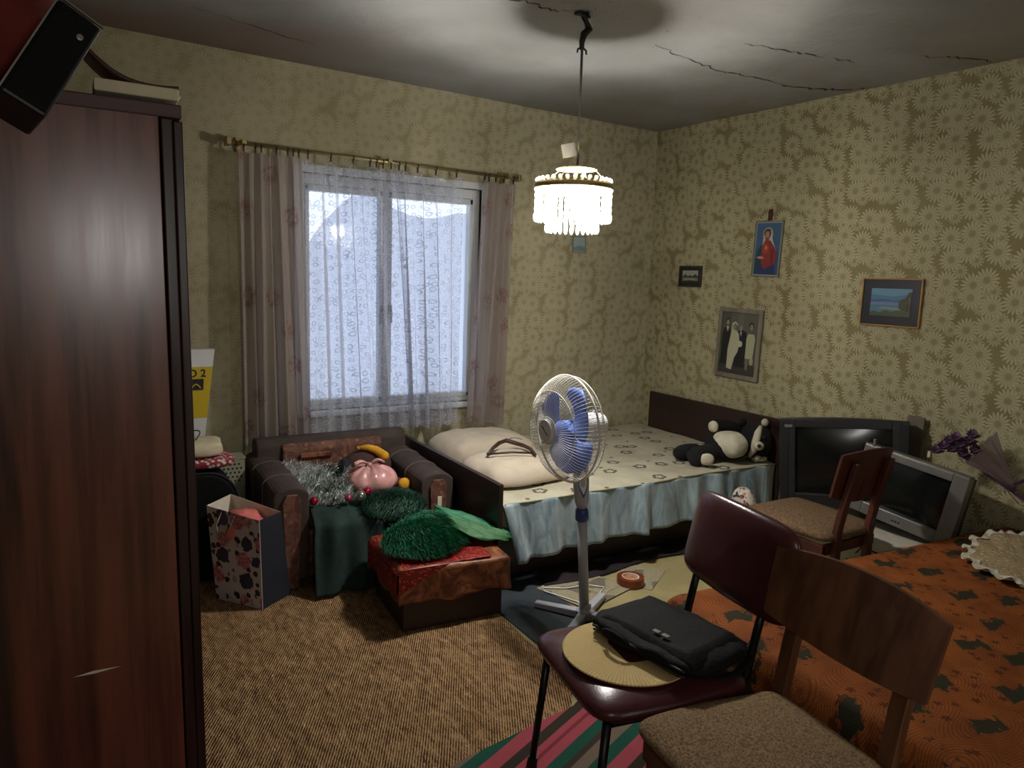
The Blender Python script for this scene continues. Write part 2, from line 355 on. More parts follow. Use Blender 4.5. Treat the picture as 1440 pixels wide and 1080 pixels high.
    def drape(t, p):
        x, y, z = t.sep(p); v = t.vor(t.comb(t.math('MULTIPLY', x, 5.5), t.math('MULTIPLY', z, 3.6)), 1., rnd=.9, dim='2D')
        n = t.noise(p, 40, 3, .6, 1.); mot = t.math('MULTIPLY', t.ss(v.outputs['Distance'], .16, .26, 1, 0), t.ss(n, .45, .55))
        c = t.mix(t.math('MULTIPLY', mot, .75), lin((182, 168, 164)), lin((134, 92, 90)))
        fw = t.new('ShaderNodeLayerWeight'); fw.inputs[0].default_value = .4
        return c, t.math('MINIMUM', .97, t.math('ADD', t.math('ADD', .60, t.math('MULTIPLY', mot, .2)), t.ss(fw.outputs['Facing'], .1, .8, 0, .35)))
    M['drape'] = sheer('mauve_voile', None, 0, drape, .42)
    M['sheet'] = sheer('pane_sheet', (202, 204, 214), .93, None, .8)
build_materials()
# ------------------------------------------------ mesh + object helpers
ROOT = {}
class MB:
    def __init__(s, T=None): s.v = []; s.f = []; s.mi = []; s.T = T or Matrix()
    def add(s, vs, fs, mi=0):
        k = len(s.v); s.v += [s.T @ Vector(v) for v in vs]; s.f += [tuple(i+k for i in f) for f in fs]; s.mi += [mi]*len(fs); return s
    def box(s, x0, x1, y0, y1, z0, z1, mi=0, T=None):
        vs = [(x, y, z) for z in (z0, z1) for y in (y0, y1) for x in (x0, x1)]
        if T: vs = [T @ Vector(v) for v in vs]
        return s.add(vs, [(0, 2, 3, 1), (4, 5, 7, 6), (0, 1, 5, 4), (2, 6, 7, 3), (0, 4, 6, 2), (1, 3, 7, 5)], mi)
    def prism(s, poly, fn0, fn1, mi=0):
        n = len(poly); vs = [fn0(*p) for p in poly] + [fn1(*p) for p in poly]
        return s.add(vs, [tuple(range(n))[::-1], tuple(range(n, 2*n))] + [(i, (i+1) % n, n+(i+1) % n, n+i) for i in range(n)], mi)
    def tube(s, path, r, n=8, mi=0, cap=True, closed=False, flat_=1.):
        P = [Vector(p) for p in path]; L = len(P); rs = r if isinstance(r, (list, tuple)) else [r]*L
        vs = []; up = None
        for i, p in enumerate(P):
            if closed: d = P[(i+1) % L] - P[i-1]
            else: d = P[min(i+1, L-1)] - P[max(i-1, 0)]
            d.normalize()
            if up is None: up = Vector((0, 0, 1)) if abs(d.z) < .9 else Vector((1, 0, 0))
            a = d.cross(up).normalized(); b = a.cross(d).normalized(); up = b
            for k in range(n):
                t = 2*pi*k/n; vs.append(p + rs[i]*(cos(t)*a + sin(t)*b*flat_))
        fs = []
        m = L if closed else L-1
        for i in range(m):
            j = (i+1) % L
            for k in range(n): fs.append((i*n+k, i*n+(k+1) % n, j*n+(k+1) % n, j*n+k))
        if cap and not closed: fs += [tuple(range(n))[::-1], tuple(range((L-1)*n, L*n))]
        return s.add(vs, fs, mi)
    def cyl(s, a, b, r0, r1=None, n=20, mi=0): return s.tube([a, b], [r0, r0 if r1 is None else r1], n, mi)
    def lathe(s, prof, n=24, c=(0, 0, 0), T=None, mi=0):
        T = T or Matrix.Translation(c); vs = []
        for r, z in prof:
            for k in range(n): t = 2*pi*k/n; vs.append(T @ Vector((r*cos(t), r*sin(t), z)))
        fs = [(i*n+k, i*n+(k+1) % n, (i+1)*n+(k+1) % n, (i+1)*n+k) for i in range(len(prof)-1) for k in range(n)]
        return s.add(vs, fs, mi)
    def grid(s, fn, nu, nv, closed_u=False, mi=0):
        vs = [fn(i/nu, j/nv) for j in range(nv+1) for i in range(nu+1 if not closed_u else nu)]
        w = nu if closed_u else nu+1
        fs = [(j*w+i, j*w+(i+1) % w, (j+1)*w+(i+1) % w, (j+1)*w+i) for j in range(nv) for i in range(nu)]
        return s.add(vs, fs, mi)
    def blob(s, c, r, e=1., nu=24, nv=14, T=None, wob=0, ws=6, mi=0):
        c = Vector(c)
        def pw(x, e): return (abs(x)**e)*(1 if x >= 0 else -1)
        def fn(u, v):
            a = 2*pi*u; b = pi*(v-.5)
            q = Vector((r[0]*pw(cos(b), e)*pw(cos(a), e), r[1]*pw(cos(b), e)*pw(sin(a), e), r[2]*pw(sin(b), e)))
            if wob: q *= 1 + wob*noise.noise((q+c)*ws)
            if T: q = T @ q
            return c + q
        return s.grid(fn, nu, nv, True, mi)
    def build(s, name, mat, parent=None, smooth=False, bevel=0, sub=0, solid=0, kind=None, label=None, local=False):
        me = bpy.data.meshes.new(name)
        V = s.v
        key = parent.name if parent else None
        if parent and not local:
            inv = ROOT[key].inverted(); V = [inv @ v for v in V]
        me.from_pydata([tuple(v) for v in V], [], s.f)
        mats = mat if isinstance(mat, (list, tuple)) else [mat]
        for m in mats: me.materials.append(M[m] if isinstance(m, str) else m)
        me.polygons.foreach_set('material_index', s.mi)
        if smooth: me.polygons.foreach_set('use_smooth', [True]*len(me.polygons))
        me.update()
        o = bpy.data.objects.new(name, me); COL.objects.link(o)
        if parent: o.parent = parent; ROOT[o.name] = ROOT[key]
        else: ROOT[o.name] = Matrix()
        if solid: md = o.modifiers.new('solid', 'SOLIDIFY'); md.thickness = solid; md.offset = 0
        if bevel: md = o.modifiers.new('bevel', 'BEVEL'); md.width = bevel; md.segments = 2; md.limit_method = 'ANGLE'; md.harden_normals = False
        if sub: md = o.modifiers.new('sub', 'SUBSURF'); md.levels = sub; md.render_levels = sub
        if kind: o['kind'] = kind
        if label: o['label'] = label
        return o
def tag(o, label, cat, group=None):
    o['label'] = label; o['category'] = cat
    if group: o['group'] = group
    return o
def thing(name, label, cat, loc=(0, 0, 0), rz=0, group=None, T=None):
    o = bpy.data.objects.new(name, None); COL.objects.link(o); o.empty_display_size = .1
    m = T if T is not None else Matrix.Translation(loc) @ Matrix.Rotation(rz, 4, 'Z')
    o.matrix_world = m; ROOT[o.name] = m
    if label: tag(o, label, cat, group)
    return o
def struct(o): o['kind'] = 'structure'; return o
def place(ob, parent):
    """one mesh object as top-level with its origin at a given base (moves the mesh data)"""
    return ob
def origin(o, loc):
    o.data.transform(Matrix.Translation(-Vector(loc))); o.location = loc; ROOT[o.name] = Matrix.Translation(loc); return o
def copy_tree(o, parent=None):
    c = o.copy(); COL.objects.link(c); c.parent = parent
    for ch in [x for x in o.children]: copy_tree(ch, c)
    return c
def text_mesh(s, size, name='lettering', bold=0):
    cu = bpy.data.curves.new('t', 'FONT'); cu.body = s; cu.size = size; cu.align_x = 'CENTER'; cu.align_y = 'CENTER'; cu.extrude = .0006; cu.offset = bold
    o = bpy.data.objects.new('t', cu); COL.objects.link(o); dg = bpy.context.evaluated_depsgraph_get(); dg.update()
    me = bpy.data.meshes.new_from_object(o.evaluated_get(dg)); bpy.data.objects.remove(o); me.name = name; return me
def text_part(s, size, mat, parent, T, name='lettering', bold=0):
    me = text_mesh(s, size, name, bold); me.transform(T); me.materials.clear(); me.materials.append(M[mat])
    o = bpy.data.objects.new(name, me); COL.objects.link(o); o.parent = parent; ROOT[o.name] = ROOT[parent.name]; return o
def nz(x, y, z, s=1.): return noise.noise(Vector((x*s, y*s, z*s)))
def fur(surf, n, length, name, mat, parent, droop=.6, width=.003, local=False, flow=(0, 0, 0)):
    b = MB(); fl = Vector(flow)
    vs = []; fs = []
    for i in range(n):
        u, v = random.random(), random.random()
        p = Vector(surf(u, v)); e = .01
        du = Vector(surf(min(u+e, 1), v)) - Vector(surf(max(u-e, 0), v)); dv = Vector(surf(u, min(v+e, 1))) - Vector(surf(u, max(v-e, 0)))
        nn = du.cross(dv)
        if nn.length < 1e-9: continue
        nn.normalize()
        if nn.z < 0 and abs(nn.z) > .2: nn = -nn
        L = length*random.uniform(.6, 1.2)
        d = (nn + fl + Vector((random.uniform(-1, 1), random.uniform(-1, 1), random.uniform(-.5, .5)))*droop).normalized()
        t = d.cross(Vector((random.random(), random.random(), random.random()))).normalized()*width
        q = p + d*L; q2 = q + (d + Vector((0, 0, -.9))).normalized()*L*.6
        k = len(vs); vs += [p-t, p+t, q+t*.6, q-t*.6, q2]; fs += [(k, k+1, k+2, k+3), (k+3, k+2, k+4)]
    b.add(vs, fs)
    return b.build(name, mat, parent, kind='stuff', local=local)

# ------------------------------------------------ room shell
XL, XR, YF, YB = -.42, 3.79, -1.3, 4.30
def ceil_z(x, y): return 2.712 - .011*x - .016*(4.3-y)*max(0, x)/3.79 + .006*nz(x*1.3, y*1.3, 0)
b = MB(); b.box(XL-.1, XR+.1, YF-.1, YB+.1, -.08, 0); struct(b.build('floor', 'lino'))
b = MB(); b.grid(lambda u, v: (XL-.1+u*(XR-XL+.2), YF-.1+v*(YB-YF+.2), ceil_z(XL-.1+u*(XR-XL+.2), YF-.1+v*(YB-YF+.2))), 60, 70)
b.box(XL-.1, XR+.1, YF-.1, YB+.1, 2.78, 2.84)
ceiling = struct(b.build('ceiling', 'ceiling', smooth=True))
WX0, WX1, WZ0, WZ1 = 1.14, 2.31, .72, 2.115
b = MB()
for x0, x1, z0, z1 in ((XL-.1, WX0, 0, 2.76), (WX1, XR+.1, 0, 2.76), (WX0, WX1, 0, WZ0), (WX0, WX1, WZ1, 2.76)): b.box(x0, x1, YB, YB+.22, z0, z1)
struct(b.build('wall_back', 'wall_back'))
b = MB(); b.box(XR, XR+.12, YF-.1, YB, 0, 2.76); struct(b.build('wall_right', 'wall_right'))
b = MB(); b.box(XL-.12, XL, YF-.1, YB, 0, 2.76); struct(b.build('wall_left', 'wall_plain'))
b = MB(); b.box(XL, XR, YF-.12, YF, 0, 2.76); struct(b.build('wall_front', 'wall_plain'))
# ceiling cracks: thin opened seams under the plaster
def crack(pts, w, dens=9):
    P = []
    for (a, c) in zip(pts[:-1], pts[1:]):
        for k in range(dens): P.append((a[0]+(c[0]-a[0])*k/dens, a[1]+(c[1]-a[1])*k/dens))
    P.append(pts[-1]); L = []; N = len(P)
    b = MB(); up = []; dn = []
    for i, (x, y) in enumerate(P):
        x += random.uniform(-.014, .014); y += random.uniform(-.014, .014); ww = w*(.25+.75*sin(pi*i/(N-1)))*random.uniform(.4, 1.3)
        up.append((x, y+ww)); dn.append((x, y-ww))
    vs = [(x, y, ceil_z(x, y)-.0025) for x, y in up] + [(x, y, ceil_z(x, y)-.0025) for x, y in dn]
    vs += [(x, y, z+.0022) for x, y, z in vs]
    fs = [(i, i+1, N+i+1, N+i) for i in range(N-1)]
    b.add(vs, fs + [tuple(q+2*N for q in f) for f in fs]); b.build('crack', 'hole', ceiling)
crack([(2.42, 2.80), (2.72, 2.86), (2.96, 2.89), (3.2, 2.85), (3.45, 2.84)], .004)
crack([(3.4, 2.85), (3.60, 2.78), (3.70, 2.70), (3.76, 2.58)], .011)
crack([(2.70, 2.53), (2.98, 2.44), (3.14, 2.41)], .004)
crack([(3.18, 2.40), (3.32, 2.36)], .003)
crack([(1.50, 2.78), (1.64, 2.72), (1.78, 2.74), (1.86, 2.68)], .005)
crack([(.5, 3.72), (.85, 3.83), (1.10, 3.90)], .003)
crack([(3.45, 2.12), (3.62, 2.0), (3.76, 1.95)], .005)
# specks of soot around the hook
b = MB()
for i in range(120):
    a = random.uniform(0, 2*pi); r = abs(random.gauss(.1, .22)); x = 1.93+r*cos(a)*1.4; y = 2.62+r*sin(a); s = random.uniform(.001, .004); z = ceil_z(x, y)-.002
    b.add([(x-s, y, z), (x, y-s, z), (x+s, y, z), (x, y+s, z)], [(0, 1, 2, 3)])
b.build('soot_speck', 'hole', ceiling, kind='stuff')

# window
win = struct(thing('window_1', None, None, (1.725, YB+.06, WZ0)))
y0, y1 = YB+.03, YB+.10
def fr(name, *bx, mat='frame_white', parent=None, bev=.004, label=None):
    b = MB()
    for q in bx: b.box(*q)
    return b.build(name, mat, parent or win, bevel=bev, label=label)
fr('window_frame', (WX0, WX0+.022, y0, y1, WZ0, WZ1), (WX1-.045, WX1, y0, y1, WZ0, WZ1), (WX0+.022, WX1-.045, y0+.001, y1, WZ1-.06, WZ1), (WX0+.022, WX1-.045, y0+.001, y1, WZ0, WZ0+.03))
fr('mullion', (1.645, 1.675, y0-.01, y1, WZ0+.03, WZ1-.05))
for x0, x1 in ((WX0+.022, 1.645), (1.675, WX1-.045)):
    s = fr('sash', (x0+.002, x0+.026, y0-.006, y1-.02, WZ0+.03, WZ1-.06), (x1-.026, x1-.002, y0-.006, y1-.02, WZ0+.03, WZ1-.06), (x0, x1, y0-.006, y1-.02, WZ1-.098, WZ1-.062), (x0, x1, y0-.006, y1-.02, WZ0+.032, WZ0+.062))
    b = MB(); b.box(x0+.02, x1-.02, y0+.03, y0+.034, WZ0+.055, WZ1-.09); b.build('pane', 'glass', s)
    b = MB(); xx = x1-.014 if x0 < 1.5 else x0+.014; b.box(xx-.01, xx+.01, y0-.02, y0-.006, 1.30, 1.36); b.tube([(xx, y0-.02, 1.33), (xx, y0-.035, 1.33), (xx, y0-.037, 1.25)], .006, 8); b.build('window_handle', 'steel', s)
fr('window_sill', (WX0-.05, WX1+.05, YB-.03, y0, WZ0-.035, WZ0), bev=.006)
fr('window_casing', (WX0-.05, WX0, YB-.012, YB+.03, WZ0, WZ1+.045), (WX1, WX1+.045, YB-.012, YB+.03, WZ0, WZ1+.045), (WX0, WX1, YB-.011, YB+.03, WZ1, WZ1+.045))

# sheets hung behind the panes (between the casements)
def sheetmesh(x0, x1, ztop, name, lab):
    b = MB(); yy = YB+.13
    def fn(u, v):
        x = x0+(x1-x0)*u; zt = ztop(u); z = WZ0+.02 + (zt-WZ0-.02)*v
        return (x, yy + .008*sin(u*26+2*v) + .006*nz(x, z, 1, 4), z)
    b.grid(fn, 60, 24); o = b.build('pane_sheet', 'sheet', smooth=True); return tag(o, lab, 'curtain', 'white sheets hung outside the panes')
sheetmesh(WX0+.04, 1.66, lambda u: 1.62+.40*min(1, (u/.62))**.62 if u < .62 else 2.02+.02*(u-.62), 'pane_sheet', 'white sheet behind the left window pane, its top corner fallen open')
sheetmesh(1.735, WX1-.04, lambda u: 1.97 - .05*sin(pi*min(1, u*1.15)) - .25*max(0, .12-u)/.12*0, 'pane_sheet', 'white sheet behind the right window pane, sagging along its top')

# ------------------------------------------------ curtain rod and curtains
rod = thing('curtain_rod', 'long double brass curtain rod with black rings above the window', 'curtain rod', (1.6, 4.27, 2.19))
zr = lambda x: 2.212-.011*(x-.73)
b = MB(); b.tube([(.73, 4.17, zr(.73)), (2.51, 4.17, zr(2.51))], .009, 10); b.build('rail', 'brass', rod, smooth=True)
b = MB(); b.tube([(.73, 4.225, zr(.73)+.012), (2.51, 4.225, zr(2.51)+.012)], .008, 10); b.build('rail', 'brass', rod, smooth=True)
for x in (.80, 1.62, 2.44):
    b = MB(); b.box(x-.012, x+.012, 4.15, 4.30, zr(x)-.004, zr(x)+.022); b.box(x-.02, x+.02, 4.285, 4.30, zr(x)-.03, zr(x)+.045); b.build('bracket', 'brass', rod, bevel=.002)
for x in (.725, 2.515):
    b = MB(); b.box(x-.012, x+.012, 4.155, 4.24, zr(x)-.014, zr(x)+.026); b.build('end_cap', 'brass', rod, bevel=.003)
hooks_x = [.76, .80, .86, .89, .97, 1.03, 1.06, 1.09, 1.14, 1.27, 1.40, 1.50, 1.54, 1.58, 1.63, 1.68, 1.72, 1.80, 1.92, 2.06, 2.26, 2.29, 2.34, 2.40, 2.47]
ringb = None
for x in hooks_x:
    if ringb is None:
        b = MB(); b.tube([(x+.0*cos(t), 4.17+.013*cos(t), zr(x)-.004+.013*sin(t)) for t in [2*pi*k/10 for k in range(10)]], .003, 5, closed=True)
        b.box(x-.004, x+.004, 4.166, 4.174, zr(x)-.04, zr(x)-.015); ringb = b.build('curtain_ring', 'black', rod); rx = x
    else:
        c = ringb.copy(); COL.objects.link(c); c.parent = rod; c.location = (x-rx, 0, zr(x)-zr(rx))

def curtain(name, mat, lab, grp, top, bot, ztop, zbot, folds, amp, hooks, seed=0, y=4.17, cat='curtain', nu=220, slack=.03, toe=1.):
    """pleated hanging cloth, scalloped between the hooks"""
    rnd = random.Random(seed); ph = [rnd.uniform(0, 6.28) for _ in range(6)]
    def fn(u, v):       # v 0 bottom, 1 top
        w = 1-v
        sk = u + .018*sin(9*u+ph[0])*w + .02*sin(23*u+ph[1])*.5
        x = (bot[0]+(bot[1]-bot[0])*sk)*w + (top[0]+(top[1]-top[0])*sk)*v
        a = amp*(.35+.65*w**.4)
        g_ = noise.noise(Vector((u*folds*1.5+ph[0], w*.5, seed*3.1))) ; g2 = noise.noise(Vector((u*folds*3.4+ph[1], w*.8, seed*7.7)))
        yy = y - .01 - a*(1.5*g_ + .55*g2 + .35*sin(2*pi*folds*u+ph[2]+2.2*sin(4*u+ph[3])))
        zt = ztop(x)
        if hooks:
            lo = max([h for h in hooks if h <= x] or [hooks[0]]); hi = min([h for h in hooks if h > x] or [hooks[-1]+1e-3])
            g = hi-lo; s = (x-lo)/g if g > 1e-4 else 0; s = max(0, min(1, s)); zt -= g*slack/.1*4*s*(1-s)
        zb = zbot(u) 
        return (x, min(yy, 4.25), zb + (zt-zb)*v)
    b = MB(); b.grid(fn, nu, 30); o = b.build(name, mat, smooth=True); return tag(o, lab, cat, grp)
hk = [h for h in hooks_x]
curtain('voile_curtain', 'drape', 'dusty mauve voile curtain at the left side of the window', 'mauve side curtains', (.765, 1.10), (.76, 1.15), lambda x: zr(x)-.035, lambda u: .56+.035*u+.01*sin(30*u), 6.5, .045, [h for h in hk if h < 1.11], 3, slack=.02)
curtain('voile_curtain', 'drape', 'dusty mauve voile curtain at the right side of the window', 'mauve side curtains', (2.25, 2.49), (2.16, 2.44), lambda x: zr(x)-.035, lambda u: .60-.03*u+.012*sin(22*u), 4.2, .04, [h for h in hk if h > 2.2], 8, slack=.02)
curtain('lace_curtain', 'lace', 'white ring-patterned lace curtain over the left half of the window', 'white lace curtains', (1.11, 1.68), (1.13, 1.80), lambda x: zr(x)-.035, lambda u: .575+.012*abs(sin(u*38))+.03*u**2, 7, .05, [h for h in hk if 1.1 < h < 1.7], 5, y=4.19, slack=.022)
curtain('lace_curtain', 'lace', 'white ring-patterned lace curtain over the right half of the window', 'white lace curtains', (1.66, 2.09), (1.74, 2.11), lambda x: zr(x)-.035-.03*max(0, (x-1.95)/.1)*0, lambda u: .60+.012*abs(sin(u*30)), 5.5, .05, [h for h in hk if 1.62 < h < 2.1], 9, y=4.155, slack=.034)
# ------------------------------------------------ floor coverings
b = MB()
poly = [(XL+.03, 1.50), (.55, 1.67), (.97, 1.87), (1.47, 1.95), (1.60, 2.12), (1.60, 2.45), (1.62, 2.75), (1.66, 4.28), (XL+.03, 4.28)]
b.prism(poly, lambda x, y: (x, y, .0005), lambda x, y: (x, y, .011)); o = b.build('carpet', 'carpet'); tag(o, 'beige and brown woven loop carpet filling the left half of the floor', 'carpet')
b = MB()
poly = [(-.3, .2), (2.4, .2), (2.4, 2.02), (1.9, 2.06), (1.49, 1.99), (.98, 1.885), (.55, 1.70), (-.3, 1.42)]
poly = [(-.3, .2), (1.74, .2), (1.74, 2.05), (1.625, 2.04), (1.49, 1.965), (.98, 1.885), (.55, 1.685), (-.3, 1.40)]
b.prism(poly, lambda x, y: (x, y, .0115), lambda x, y: (x, y, .016)); o = b.build('striped_runner', 'runner'); tag(o, 'pink and green striped woven rug under the front chairs', 'rug')
b = MB()
poly = [(1.63, 2.10), (1.63, 2.75), (1.67, 3.4), (1.9, 3.4), (2.05, 3.02), (1.97, 2.75), (2.0, 2.45), (2.0, 2.10)]
b.prism(poly, lambda x, y: (x, y, .0005), lambda x, y: (x, y, .006)); o = b.build('rubber_mat', 'mat'); tag(o, 'dark blue-grey mat on the floor below the fan', 'mat')
b = MB(); b.grid(lambda u, v: (1.9+1.3*u, 3.02+.15*v+.12*(u < .02), .012+.02*abs(nz(u*9, v*3, 1))), 50, 6); 
b = MB()
b.grid(lambda u, v: (1.98+1.15*u+.03*sin(v*5), 2.90+.42*v-.03*sin(u*7), .006+.028*abs(nz(u*5, v*3, 3, 1.3))*sin(pi*min(1, max(0, v)))+.004), 60, 16); o = b.build('dark_cloth', 'darkcloth', smooth=True, solid=.004); tag(o, 'dark wine coloured cloth bunched on the floor along the bed', 'cloth')

def sheet(name, mat, pts, z, lab, cat, grp=None, th=.0012):
    b = MB(); cx = sum(p[0] for p in pts)/len(pts); cy = sum(p[1] for p in pts)/len(pts)
    b.prism(pts, lambda x, y: (x, y, z), lambda x, y: (x, y, z+th)); o = b.build(name, mat); origin(o, (cx, cy, z)); return tag(o, lab, cat, grp)
sheet('newspaper', 'news', [(1.93, 2.90), (2.28, 2.98), (2.36, 2.68), (2.02, 2.58)], .0065, 'open newspaper on the floor behind the fan leg', 'newspaper')
sheet('newspaper', 'news', [(2.36, 2.80), (2.54, 2.98), (2.69, 2.78), (2.45, 2.62)], .002, 'folded newspaper lying beyond the brown tape roll', 'newspaper')
sheet('newspaper', 'news', [(2.12, 2.84), (2.30, 2.89), (2.37, 2.74), (2.18, 2.68)], .0085, 'small dark newspaper page lying left of the brown tape roll', 'newspaper')

# tape roll
t = thing('tape_roll', 'roll of brown packing tape lying on the newspapers', 'tape', (2.40, 2.73, .004))
def ringprof(ri, ro, h, c): 
    b = MB(); b.lathe([(ri, 0), (ro, 0), (ro, h), (ri, h), (ri, 0)], 40, c); return b
ringprof(.045, .070, .042, (2.40, 2.73, .0042)).build('tape', 'tape_side', t, bevel=.002)
ringprof(.040, .045, .042, (2.40, 2.73, .0042)).build('cardboard_core', 'paper', t)
b = MB(); b.lathe([(0, .0), (.040, .0)], 30, (2.40, 2.73, .032)); b.build('paper_disc', 'card_inner', t, solid=.001)

# ------------------------------------------------ wardrobe (its side panel faces the camera)
wy, wx = 1.75, .222
w = thing('wardrobe', 'tall mahogany veneer wardrobe at the left edge of the picture', 'wardrobe', (-.1, 2.3, 0))
lean = Matrix.Translation((wx, wy, 0)) @ Matrix.Rotation(R(-.35), 4, 'Y') @ Matrix.Translation((-wx, -wy, 0))
b = MB(lean); b.box(XL+.03, wx-.045, wy, wy+.02, .03, 1.875); b.build('side_panel', 'wardrobe', w, bevel=.002)
b = MB(lean); b.box(XL+.03, wx-.045, wy+1.0, wy+1.02, .03, 1.875); b.build('side_panel', 'wardrobe', w, bevel=.002)
b = MB(lean); b.box(XL+.032, XL+.04, wy+.02, wy+1.0, .03, 1.875); b.build('back_panel', 'wardrobe_edge', w)
b = MB(lean); b.box(XL+.04, wx-.045, wy+.02, wy+1.0, .06, .08); b.build('carcass_board', 'wardrobe_edge', w)
b = MB(lean); b.box(XL+.04, wx-.045, wy+.02, wy+1.0, 1.84, 1.86); b.build('carcass_board', 'wardrobe_edge', w)
b = MB(lean); b.box(XL+.03, wx, wy-.006, wy+1.03, 1.862, 1.890); b.build('cornice', 'cornice', w, bevel=.003)
b = MB(lean); b.box(wx-.041, wx-.018, wy+.002, wy+.02, .03, 1.862); b.build('edge_strip', 'wardrobe_edge', w, bevel=.003)
b = MB(lean); b.box(wx-.041, wx-.018, wy+1.0, wy+1.02, .03, 1.862); b.build('edge_strip', 'wardrobe_edge', w, bevel=.003)
for k in range(2):
    b = MB(lean); b.box(wx-.017, wx+.002, wy+.002+k*.508, wy+.506+k*.508, .05, 1.858); d = b.build('door', 'wardrobe_edge', w, bevel=.003)
    b = MB(lean); yy = wy+.47+k*.08; b.tube([(wx+.002, yy, .95), (wx+.03, yy, .96), (wx+.03, yy, 1.06), (wx+.002, yy, 1.07)], .005, 8); b.build('door_handle', 'brass', d)
b = MB(lean); b.box(XL+.03, wx-.05, wy+.012, wy+1.0, .0, .06); b.build('plinth', 'wardrobe_edge', w)
b = MB(lean); b.box(-.20, -.168, wy-.006, wy, .745, .79); b.build('white_tag', 'white', w, bevel=.002, label='white tag stuck on the side panel')
b = MB(lean); b.add([(-.04, wy-.0006, .655), (.0, wy-.0006, .660), (.055, wy-.0006, .657), (.0, wy-.0006, .653)], [(0, 1, 2, 3)]); b.build('scratch', 'paper', w)

# things on the wardrobe
def obox(name, mat, T, sx, sy, sz, parent, bevel=.004, **k):
    b = MB(T); b.box(-sx/2, sx/2, -sy/2, sy/2, -sz/2, sz/2); return b.build(name, mat, parent, bevel=bevel, **k)
t = thing('foam_slab', 'pale foam slab lying on the front edge of the wardrobe top', 'foam', (.13, 1.80, 1.898))
b = MB(); b.box(.050, .208, 1.760, 1.86, 1.9005, 1.925); b.build('slab', 'cream', t, bevel=.003)
b = MB(); b.add([(.12, 1.86, 1.905), (.205, 1.86, 1.905), (.235, 1.95, 1.95), (.15, 1.95, 1.94)], [(0, 1, 2, 3)]); b.build('folded_sheet', 'paper', t, solid=.002, label='white folded sheet')
b = MB()
b.grid(lambda u, v: (.02+.205*u, 1.90+.12*v, 1.945+.10*(1-u)**3+.012*u*u), 24, 4)
o = b.build('curved_board', 'cornice', smooth=True, solid=.008); origin(o, (.12, 1.95, 1.9)); tag(o, 'thin curved brown board behind the foam slab on the wardrobe', 'board')
def quad_box(A, B_, C_, D_, depthv):
    """solid from a front quad and a depth vector"""
    q = [Vector(p) for p in (A, B_, C_, D_)]; dv = Vector(depthv); return q, [p+dv for p in q]
# black speaker cabinet, tipped over the edge: local x = short side, z = long side
u = Vector((.116, .05, .215)).normalized()           # long axis, up and to the right and back
c0 = Vector((-.034, 1.70, 1.912))
s_ = Vector((.80, .12, -.55)); s_ = (s_-u*s_.dot(u)).normalized(); n_ = s_.cross(u).normalized()
if n_.y > 0: n_ = -n_
T = Matrix(((s_.x, n_.x, u.x, c0.x), (s_.y, n_.y, u.y, c0.y), (s_.z, n_.z, u.z, c0.z), (0, 0, 0, 1)))
sp = thing('loudspeaker', 'black box loudspeaker tipped over the front edge of the wardrobe', 'speaker', T=T)
b = MB(); b.box(-.038, .040, -.075, .075, -.105, .105); b.build('cabinet', 'black', sp, bevel=.006, local=True)
b = MB(); b.box(-.034, .036, .0755, .080, -.099, .099); b.build('grille', 'blackcloth', sp, bevel=.003, local=True)
b = MB(); b.box(-.041, -.038, -.07, .078, -.103, .103); b.build('edge_strip', 'steel', sp, local=True)
b = MB(); b.box(-.036, .041, .074, .081, .105, .1075); b.build('edge_strip', 'steel', sp, local=True)
b = MB(); b.lathe([(.0, .001), (.004, .001), (.006, 0)], 16, T=Matrix.Translation((.018, .081, .062)) @ Matrix.Rotation(-pi/2, 4, 'X')); b.build('screw', 'steel', sp, local=True)
o = MB().blob((-.15, 2.02, 2.02), (.15, .16, .13), .6, wob=.10, ws=9).build('red_bundle', 'red', smooth=True); origin(o, (-.15, 2.02, 1.895)); tag(o, 'dark red cloth bundle on the wardrobe behind the speaker', 'bundle')

# ------------------------------------------------ bed
bed = thing('bed', 'low dark wooden double bed along the window wall', 'bed', (2.75, 3.6, 0))
b = MB(); b.box(1.715, 1.742, 2.935, 4.265, .04, .56); b.build('footboard', 'bedwood', bed, bevel=.004)
b = MB(); b.box(3.742, 3.768, 2.945, 4.165, .04, .733); b.build('headboard', 'bedwood', bed, bevel=.004)
for y in (3.06, 4.22):
    b = MB(); b.box(1.745, 3.74, y, y+.025, .03, .27); b.build('side_rail', 'bedwood', bed, bevel=.003)
for x, y in ((1.8, 3.09), (3.66, 3.09), (1.8, 4.15), (3.66, 4.15)):
    b = MB(); b.box(x, x+.05, y, y+.05, 0, .1); b.build('leg', 'bedwood', bed)
b = MB(); b.box(1.76, 3.735, 3.0, 4.24, .272, .445); b.build('mattress', 'cream', bed, bevel=.03)
# bedspread: printed top and satin valance
bs = thing('bedspread', 'cream printed bedspread with a light blue satin valance', 'bedspread', (2.75, 3.6, .45))
def top(u, v):
    x = 1.755+1.98*u; y = 2.955+1.285*v
    z = .462+.010*nz(x*2.2, y*2.2, 2)+.006*nz(x*6, y*5, 4) - .012*max(0, 1-v*12)
    if v < .01: y += .004*sin(x*20)
    return (x, y, z)
b = MB(); b.grid(top, 120, 80); b.build('printed_top', 'bedspread', bs, smooth=True)
def val(u, v):          # v 0 = bottom
    s = u*2.1
    x = 1.76+1.97*u; w = 1-v
    y = 2.950 - .035*w - .022*w**.6*(sin(s*24+2*sin(s*5)) + .6*sin(s*41+1)) - .012*w*sin(s*9)
    x = x + .012*w*sin(s*17) + .07*w*(1-u)**8
    zb = .152+.060*u**.7 + .004*sin(s*11)
    return (x-.012*(1-u)**3, y, zb+(.452-zb)*v)
